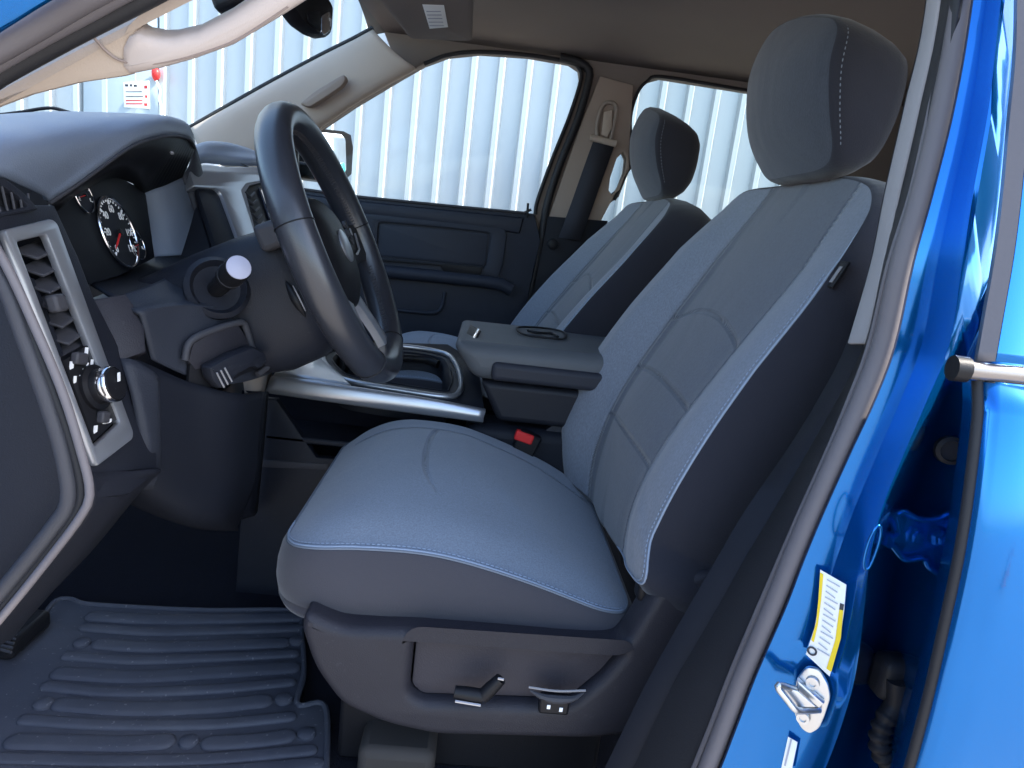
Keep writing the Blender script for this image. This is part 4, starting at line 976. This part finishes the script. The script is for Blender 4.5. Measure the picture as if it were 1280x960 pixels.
# ---------------- near side: windshield pillar with grab handle
YN = .60
NPL = plane3((0, 112, .595), (225, -4, .58), (200, 80, .60))
NAP = plate('windshield_pillar', NPL, [(-420, 350), (-60, 150), (0, 110), (80, 68), (160, 28), (226, -6), (420, -100), (450, -92), (235, 0), (186, 25), (172, 38), (164, 52), (160, 70), (166, 95), (155, 98), (100, 106), (40, 121), (0, 136), (-60, 165), (-420, 385)], BEIGE, T, t=.035, bev=.006)
plate('grab_handle', NPL, [(150, 60), (158, 44), (172, 40), (180, 45), (200, 48.5), (215, 48), (245, 41), (285, 20), (330, -10), (440, -75), (490, -60), (430, -25), (380, 4), (347, 25), (290, 59), (240, 77), (200, 88), (160, 96), (150, 84)], mat('handle_trim', (.47, .41, .385), .6, bump=.3), NAP, t=.034, d=.003, bev=.0075, smooth=60)
MB().tube(spl([NPL.on(x, y, .001) for x, y in ((118, 48), (135, 66), (152, 76), (185, 80), (240, 70), (300, 48), (360, 8))], 40), .0012, 6).build('handle_base_edge', mat('trim_groove', (.25, .2, .18), .7), NAP)
# door opening seals and painted pillar outside them
def nrib(name, pts, Y0, Y1, r, mt, flat=1.):
    n = len(pts); Q = [P(x, y, lerp(Y0, Y1, i/(n-1))) for i, (x, y) in enumerate(pts)]
    return MB().tube(spl(Q, 50), r, 12, up=(0, 1, 0), flat=flat).build(name, mt, NAP, smooth=60)
sheet('pillar_seal_base', [[(-420, 335, .60), (-60, 140, .585), (0, 104, .585), (80, 62, .58), (160, 22, .575), (230, -12, .57), (420, -110, .57)], [(-420, 285, .58), (-60, 85, .565), (0, 52, .56), (60, 14, .555), (100, -8, .55), (160, -40, .55), (360, -140, .55)]], SEALD, NAP, n=30, t=.004)
nrib('door_opening_seal', [(-420, 322), (-60, 128), (0, 92), (80, 48), (150, 12), (200, -14), (400, -120)], .572, .558, .0085, SEALD)
nrib('door_opening_seal', [(-420, 302), (-60, 108), (0, 74), (60, 40), (120, 8), (160, -14), (380, -130)], .560, .548, .0075, SEALR)
nrib('door_opening_seal', [(-420, 285), (-60, 90), (0, 57), (50, 28), (90, 4), (130, -18), (360, -140)], .548, .538, .010, SEALR)
sheet('painted_pillar', [[(-420, 268, .55), (-60, 74, .535), (0, 40, .53), (30, 20, .525), (64, 0, .52), (120, -32, .52), (330, -150, .52)], [(-420, 260, .54), (-60, 66, .525), (0, 34, .52), (28, 15, .515), (58, -4, .51), (110, -36, .51), (320, -155, .51)], [(-440, 180, .515), (-80, -20, .50), (-20, -40, .50), (0, -60, .5), (30, -80, .5), (80, -110, .5), (290, -200, .5)]], PAINT, NAP, n=30, t=.004, cross=14, smooth=60)

# bonnet, wing and cowl ahead of the windshield, roof rail above the doors (outside this frame)
HY = [.50, .56, .70, 1.0, 1.36, 1.72, 2.02, 2.16, 2.22]
def hz(y, k): return k-.05*((y-1.36)/.86)**4-.02*((y-1.36)/.86)**2
MB().grid([[Vector((x, y, hz(y, k))) for y in HY] for x, k in ((-1.04, 1.40), (-1.4, 1.385), (-1.9, 1.34), (-2.3, 1.27), (-2.42, 1.18))]).build('bonnet', PAINT, T, smooth=60, solid=.01)
MB().grid([[Vector((x, y, z)) for x in (-.70, -1.0, -1.5, -2.0, -2.4)] for y, z in ((.50, 1.335), (.455, 1.29), (.44, 1.2), (.43, 1.05), (.45, .8), (.47, .55))]).build('front_wing', PAINT, T, smooth=60, solid=.01)
MB().box((-1.10, 1.36, 1.395), (.20, 1.56, .02)).build('cowl_panel', DARKER, T, bevel=.006)
rl = MB().tube([(-.46, .575, 1.80), (-.2, .575, 1.855), (.3, .575, 1.87), (1.5, .58, 1.85)], .04, 16, up=(0, 0, 1), flat=.8).build('roof_rail', PAINT, T, smooth=60)
MB().tube([(-.46, .60, 1.765), (-.2, .60, 1.815), (.3, .60, 1.83), (1.5, .605, 1.81)], .010, 10).build('rail_seal', SEALD, rl)

# ---------------- near side: the rear door pillar
YS = [-320, 0, 130, 240, 330, 430, 500, 560, 640, 700, 760, 840, 900, 960, 1050]
def line(xs, Ys): return [(x, y, Y) for x, y, Y in zip(xs, YS, Ys if isinstance(Ys, (list, tuple)) else [Ys]*len(YS))]
xTi = [1186, 1157, 1130, 1105, 1087, 1058, 1022, 985, 930, 895, 860, 815, 785, 756, 712]
xTb = [1205, 1172, 1147, 1122, 1102, 1080, 1046, 1012, 966, 930, 897, 850, 820, 792, 750]
xWl = [1229, 1189, 1163, 1138, 1110, 1086, 1060, 1035, 999, 973, 947, 913, 890, 866, 830]
xWr = [1256, 1214, 1192, 1165, 1140, 1118, 1092, 1064, 1028, 1003, 980, 945, 922, 899, 862]
xB1 = [1268, 1226, 1206, 1180, 1158, 1138, 1112, 1086, 1052, 1028, 1004, 968, 948, 930, 895]
xB2 = [1294, 1251, 1236, 1216, 1202, 1186, 1158, 1132, 1100, 1086, 1079, 1068, 1052, 1030, 990]
xB3 = [1314, 1271, 1257, 1244, 1232, 1214, 1200, 1180, 1150, 1128, 1112, 1092, 1076, 1052, 1012]
xDr = [1324, 1282, 1278, 1268, 1256, 1240, 1240, 1236, 1226, 1211, 1191, 1168, 1152, 1138, 1112]
tum = [.055, .02, .01, .003, 0, 0, 0, 0, 0, 0, 0, 0, 0, 0, 0]
ad = lambda b, k=1: [b+t*k for t in tum]
JP = sheet('b_pillar', [line(xWr, ad(.553)), line([x+3 for x in xWr], ad(.549)), line(xB1, ad(.546)),
     line([lerp(a, b, .3) for a, b in zip(xB1, xB2)], ad(.545)), line([lerp(a, b, .8) for a, b in zip(xB1, xB2)], ad(.524)), line([lerp(a, b, .93) for a, b in zip(xB1, xB2)], ad(.514)), line([lerp(a, b, 1.02) for a, b in zip(xB1, xB2)], ad(.509)),
     line([lerp(a, b, .25) for a, b in zip(xB2, xB3)], [.538, .528, .518, .511, .509, .510, .518, .524, .528, .53, .53, .53, .53, .53, .53]),
     line([b if k < 6 else lerp(a, d, .30) for k, (a, b, d) in enumerate(zip(xB2, xB3, xDr))], [.55, .54, .53, .525, .525, .54, .58, .61, .625, .63, .63, .63, .63, .625, .62]),
     line(xDr, [.55, .545, .54, .54, .53, .52, .51, .505, .50, .50, .50, .50, .50, .50, .50]), line([x+60 for x in xDr], [.545, .54, .535, .535, .525, .515, .505, .50, .495, .495, .495, .495, .495, .495, .495])], PAINT, T, n=70, t=.003, smooth=42)
B = JP
sheet('inner_trim', [line([x+14 for x in xTi], [.74]*15), line(xTi, .64), line(xTb, .615), line([x-2 for x in xWl], .595)], DEEP, B, n=50, t=.006, smooth=50)
BT = sheet('trim_edge', [line(xTi, .625)[:6], line([x+1 for x in xTb], .605)[:6]], PALE, B, n=40, t=.006, bevel=.002)
sheet('seal_base', [line(xTb, .612), line(xWl, .585), line([x+8 for x in xWl], .575)], SEALD, B, n=50, t=.004, smooth=60)
MB().tube(spl([P(x+2, y, .578+t) for x, y, t in zip(xWl, YS, tum)], 70), .003, 8).build('seal_lip', SEALR, B)
MB().tube(spl([P(lerp(a, b, .56), y, .565+t) for a, b, y, t in zip(xWl, xWr, YS, tum)], 80), .0092, 14, up=(0, 1, 0), flat=.95).build('weatherstrip', SEALR, B, smooth=60)
def jY(px, py, off=.003):
    i = 0
    xs = lambda arr: interp(YS, arr, py)
    a, b = xs(xB1), xs(xB2)
    return interp([0, .3, .8, 1], [.546, .545, .528, .512], (px-a)/(b-a))-off
def jface(name, pts, mt, off, t, rnd=0, bev=.0005, par=None, fit=True):
    W = [P(x, y, jY(x, y, off)) for x, y in pts]
    c = sum(W, Vector())/len(W); N = Vector()
    for i in range(len(W)): N += (W[i]-c).cross(W[(i+1) % len(W)]-c)
    pl = Plane(c, W[1]-W[0], N); o = [pl.ab(pl.on(x, y)) for x, y in pts]
    if rnd: o = rpoly(o, rnd)
    me = plate_mesh(pl, o, [], t, bev); me.materials.clear(); finish(me, mt, 40); return link(name, me, par or B), pl
lab, lpl = jface('tyre_label', [(1025, 712), (1058, 731), (1055, 765), (1050, 800), (1037, 846), (1007, 818), (1018, 785), (1024, 750)], PAPER, .007, .001)
def lstrip(name, pts, mt, par, d=.0008, t=.0008):
    return plate(name, lpl, pts, mt, par, t=t, d=d, bev=.0001)
lstrip('yellow_band', [(1025, 716), (1029, 718), (1026, 752), (1022, 782), (1017, 803), (1014, 800), (1020, 778), (1023, 748)], YELLOW, B)
lstrip('yellow_band', [(1049, 762), (1054, 763), (1051, 798), (1039, 840), (1033, 836), (1044, 800)], YELLOW, B)
lstrip('label_mark', [(1050, 754), (1055, 756), (1054, 763), (1049, 762)], INK, B)
c = lpl.on(1015, 814, .001); MB().tube([c+(lpl.U*math.cos(a)+lpl.V*math.sin(a))*.0035 for a in [i*math.pi/10 for i in range(20)]], .0009, 6, True).build('label_emblem', INK, B)
mb = MB()
for k in range(13):
    y = 724+k*7.2; x = interp([724, 750, 785, 815], [1034, 1031, 1027, 1021], y)
    bar(mb, lpl, (x, y), (x+interp([724, 815], [16, 15], y)-(k % 3)*2, y+9), .0009, .0009, t=.0005)
mb.build('label_print', mat('grey_print', (.4, .41, .46), .6), B)
jface('small_label', [(985, 921), (997, 928), (990, 962), (976, 962)], PAPER, .006, .001)
mb = MB(); _, spl2 = jface('small_label_border', [(988, 924), (990, 925), (982, 958), (980, 957)], mat('pale_print', (.35, .36, .42), .6), .0068, .0006)
# striker
st, SPL = jface('door_striker', [(995, 850), (1008, 834), (1024, 838), (1035, 856), (1038, 873), (1031, 895), (1024, 911), (1012, 918), (1001, 911), (992, 890)], ZINC, .010, .006, rnd=.004, bev=.0012)
cr1 = [SPL.on(*p, d) for *p, d in ((999, 863, .001), (988, 860, .014), (975, 856, .024), (973, 860, .025), (983, 873, .024), (995, 887, .022), (1008, 888, .012), (1024, 887, .001))]
MB().tube(spl(cr1, 40), .0032, 10).build('striker_loop', ZINC, B)
plate('striker_wedge', SPL, [(996, 850), (1030, 880), (1024, 886), (998, 866)], ZINC, B, t=.008, d=.008, bev=.002)
plate('striker_wedge', SPL, [(976, 858), (997, 864), (1020, 884), (996, 884)], ZINC, B, t=.002, d=.016, bev=.0006)
for x, y in ((1016, 853), (1004, 897)): MB().lathe(SPL.on(x, y, .001), SPL.N, [(.006, 0), (.0056, .003), (.003, .003), (.003, .0015), (0, .0015)], 18).build('striker_bolt', ZINC, B)
# embossed oval beside the label, bump stop
ring('pressed_oval', plane3((1083, 690, .508), (1100, 662, .508), (1098, 690, .512)), [(1080, 700), (1086, 676), (1096, 658), (1101, 661), (1098, 680), (1088, 706), (1082, 712)], .0012, PAINT, B, n=40, d=.003)
# hinge, plug and wiring boot in the gap
HPL = plane3((1120, 650, .545), (1210, 660, .56), (1160, 709, .55))
HG = [(1121, 644), (1131, 640), (1150, 649), (1172, 648), (1188, 642), (1210, 648), (1224, 660), (1213, 690), (1196, 733), (1180, 722), (1161, 709), (1153, 698), (1131, 700), (1115, 687), (1118, 673), (1125, 668)]
plate('door_hinge', HPL, HG, PAINT, B, t=.012, bev=.002, d=.010)
ring('hinge_lip', HPL, [(1121, 644), (1131, 640), (1150, 649), (1172, 648), (1188, 642), (1212, 650)], .0028, PAINT, B, n=40, closed=False, d=.013)
ring('hinge_lip', HPL, [(1115, 682), (1131, 699), (1153, 698), (1161, 709), (1180, 722), (1197, 734)], .0028, PAINT, B, n=40, closed=False, d=.013)
for x, y in ((1141, 669), (1173, 672)): MB().lathe(HPL.on(x, y, .010), HPL.N, [(.0085, 0), (.0080, .004), (.0055, .0045), (.0055, .008), (0, .0085)], 6).build('hinge_bolt', PAINT, B, smooth=20)
MB().lathe(P(1188, 563, .552), (-.35, -1, .1), [(.0125, -.004), (.0122, .003), (.009, .005), (.0085, .002), (0, .002)], 28).build('rubber_plug', SEALD, B)
bt = spl([P(x, y, Y) for x, y, Y in ((1122, 850, .56), (1119, 880, .56), (1104, 905, .555), (1100, 932, .55), (1112, 955, .545), (1134, 945, .54), (1150, 915, .53))], 80)
MB().tube(bt, [.010 if i < 22 else .0095+.0016*math.sin((i-22)*1.25) for i in range(80)], 14).build('wiring_boot', SEALD, B, smooth=70)
MB().box(P(1115, 845, .575), (.035, .03, .045)).build('boot_socket', SEALD, B, bevel=.010, seg=3)

# ---------------- rear door skin
ED = [(x, y) for x, y in zip(xDr, YS)]
zr = [(1.42, .475), (1.38, .464), (1.34, .452), (1.30, .443), (1.25, .434), (1.2, .429), (1.1, .424), (1.0, .424), (.85, .43), (.6, .45)]
zs_ = spl([Vector((a, b)) for a, b in zr[::-1]], 80)
def dY(z): return interp([p.x for p in zs_], [p.y for p in zs_], z)
xe = lambda z: interp([.6, 1.0, 1.07, 1.13, 1.2, 1.25, 1.30, 1.34, 1.38, 1.42], [.362, .362, .363, .363, .362, .362, .362, .362, .358, .35], z)
zz = [.6+.82*i/40 for i in range(38)]
zz = [z for z in zz if z < 1.365]
mb = MB(); rows = []
for z in zz:
    rows.append([Vector((xe(z)+dx, dY(z)+dy, z)) for dx, dy in ((.006, .03), (.002, .008), (.003, .002), (.008, 0), (.03, -.002), (.10, -.004), (.3, -.008), (.6, -.01), (1.1, -.01))])
mb.grid(rows); RD = mb.build('rear_door', PAINT, T, smooth=60, solid=.003)
MB().tube(spl([Vector((xe(z)-.001, dY(z)+.008, z)) for z in zz], 60), .0042, 10).build('door_edge_seal', SEALD, RD)
MB().tube(spl([P(x, y, Y) for x, y, Y in ((1228, 462, .47), (1236, 470, .47), (1232, 482, .468), (1239, 500, .462), (1241, 520, .458))], 20), .005, 10).build('seal_end', SEALR, RD)
z0 = P(1255, 468, .46).z
MB().tube([(.345, .462, z0), (.40, .458, z0+.001), (1.2, .45, z0+.002)], .0065, 12, up=(0, 0, 1), flat=.8).build('belt_molding', mat('satin_molding', (.26, .235, .22), .35, metal=.7, spec=.5), RD, smooth=60)
MB().tube([(.336, .463, z0), (.346, .462, z0)], .0092, 12).build('molding_cap', DARKER, RD)
fr = [(1284, -60), (1282, 60), (1274, 150), (1266, 240), (1256, 320), (1243, 395), (1233, 452)]
rowsF = [[P(x-12, y, .475+.0001*(460-y)) for x, y in fr], [P(x-9, y, .462+.0001*(460-y)) for x, y in fr], [P(x+8, y, .458+.0001*(460-y)) for x, y in fr], [P(x+11, y, .465+.0001*(460-y)) for x, y in fr]]
MB().grid([spl(r, 40) for r in rowsF]).build('window_frame_seal', SEALR, RD, smooth=50, solid=.002)
rowsF = [[P(x+9, y, .461+.0001*(460-y)) for x, y in fr], [P(x+13, y, .457+.0001*(460-y)) for x, y in fr]]
rowsF.append([p+Vector((.09, 0, .0)) for p in rowsF[1]])
MB().grid([spl(r, 40) for r in rowsF]).build('door_frame', PAINT, RD, smooth=50, solid=.002)

# ---------------- loose floor mat
ZM = .70
def cap(mb, pts, r, h=.005, z=ZM+.004):
    """a raised pad: rounded strip through photo points"""
    Q = spl([PZ(x, y, z) for x, y in pts], 26); prof = [(1, 0), (1, .35), (.8, .85), (.45, 1)]
    rows = []
    n = len(Q); L = [];
    out = []
    for i in range(n):
        T_ = (Q[min(i+1, n-1)]-Q[max(i-1, 0)]).normalized(); out.append(Vector((-T_.y, T_.x, 0)))
    T0 = (Q[1]-Q[0]).normalized(); T1 = (Q[-1]-Q[-2]).normalized()
    loop = []
    for i in range(n): loop.append((Q[i], out[i]))
    for k in range(1, 8):
        a = math.pi*k/8; loop.append((Q[-1], out[-1]*math.cos(a)+T1*math.sin(a)))
    for i in range(n-1, -1, -1): loop.append((Q[i], -out[i]))
    for k in range(1, 8):
        a = math.pi*k/8; loop.append((Q[0], -out[0]*math.cos(a)-T0*math.sin(a)))
    rows = [[p+o*(r*s)+Vector((0, 0, h*q)) for p, o in loop] for s, q in prof]
    mb.grid(rows, closed=True); m_ = len(loop)
    # flat top joined across the strip
    top = rows[-1]; F = []
    for i in range(n-1): F.append((i, i+1, 2*n+7-2-i-1+0, 2*n+7-1-i))
    mb.add(top, [(i, i+1, n+7+(n-2-i), n+7+(n-1-i)) for i in range(n-1)])
    mb.add(top, [tuple(range(n-1, n+8))]); mb.add(top, [tuple(list(range(2*n+7-1, 2*n+14))+[0])])
MO = [(-40, 770), (13, 768), (30, 777), (45, 777), (54, 770), (70, 751), (89, 749), (108, 755), (184, 760), (262, 763), (372, 764), (376, 785), (380, 840), (372, 881), (407, 885), (406, 1000), (-160, 1000), (-120, 880)]
mo = [PZ(x, y, ZM) for x, y in MO]
MPL = Plane((0, 0, ZM+.004), (1, 0, 0), (0, 0, 1))
mm_ = plate_mesh(MPL, [MPL.ab(p) for p in rpoly(mo, .012)], [], .008, .002); mm_.materials.clear(); finish(mm_, RUBBER, 40)
fm = link('floor_mat', mm_); tag(fm, 'black ribbed rubber floor mat lying in the driver footwell', 'floor mat')
Z = lambda pts: [(x/3.048, 740+y/3.048) for x, y in pts]
mb = MB()
cap(mb, Z([(355, 96), (560, 106), (800, 106), (1135, 98)]), .014)
cap(mb, Z([(325, 138), (560, 154), (800, 152), (1140, 140)]), .010)
cap(mb, Z([(385, 200), (560, 212), (800, 206), (1075, 196)]), .014)
cap(mb, Z([(258, 246), (500, 262), (800, 254), (1120, 238)]), .010)
cap(mb, Z([(232, 312), (500, 326), (800, 310), (1110, 290)]), .015)
cap(mb, Z([(180, 362), (420, 384), (800, 374), (1105, 346)]), .010)
cap(mb, Z([(240, 430), (500, 448), (800, 438), (1000, 418)]), .015)
cap(mb, Z([(95, 490), (400, 508), (800, 506), (1105, 478)]), .010)
cap(mb, Z([(62, 572), (300, 578), (500, 580), (625, 572)]), .015)
cap(mb, Z([(805, 578), (900, 574), (1000, 566), (1090, 552)]), .014)
cap(mb, Z([(-20, 640), (400, 648), (800, 640), (1180, 606)]), .011)
cap(mb, Z([(-60, 690), (400, 700), (800, 692), (1200, 660)]), .013)
mb.build('mat_ridges', RUBBER, fm, smooth=50)
for x, y in ((312, 197), (165, 430), (1082, 412), (720, 574), (1168, 545), (1130, 190)):
    c = PZ(x/3.048, 740+y/3.048, ZM+.004); MB().lathe(c, (0, 0, 1), [(.013, 0), (.0125, .004), (.008, .0065), (0, .0065)], 20).build('mat_knob', RUBBER, fm)
MB().tube(spl([PZ(x, y, ZM+.004) for x, y in MO[1:16]], 120), .0045, 8).build('mat_rim', RUBBER, fm)
# ribbed foot rest at the left edge
fr_ = MB().box(PZ(4, 790, ZM+.02), (.09, .10, .03)).build('foot_rest', DARKER, T, bevel=.008)
for k in range(7):
    a = PZ(-8+k*1.5, 776+k*6, ZM+.037); b = PZ(24-k*1.6, 782+k*5.6, ZM+.037); MB().tube([a, b], .002, 6).build('foot_rest_rib', GREY, fr_)
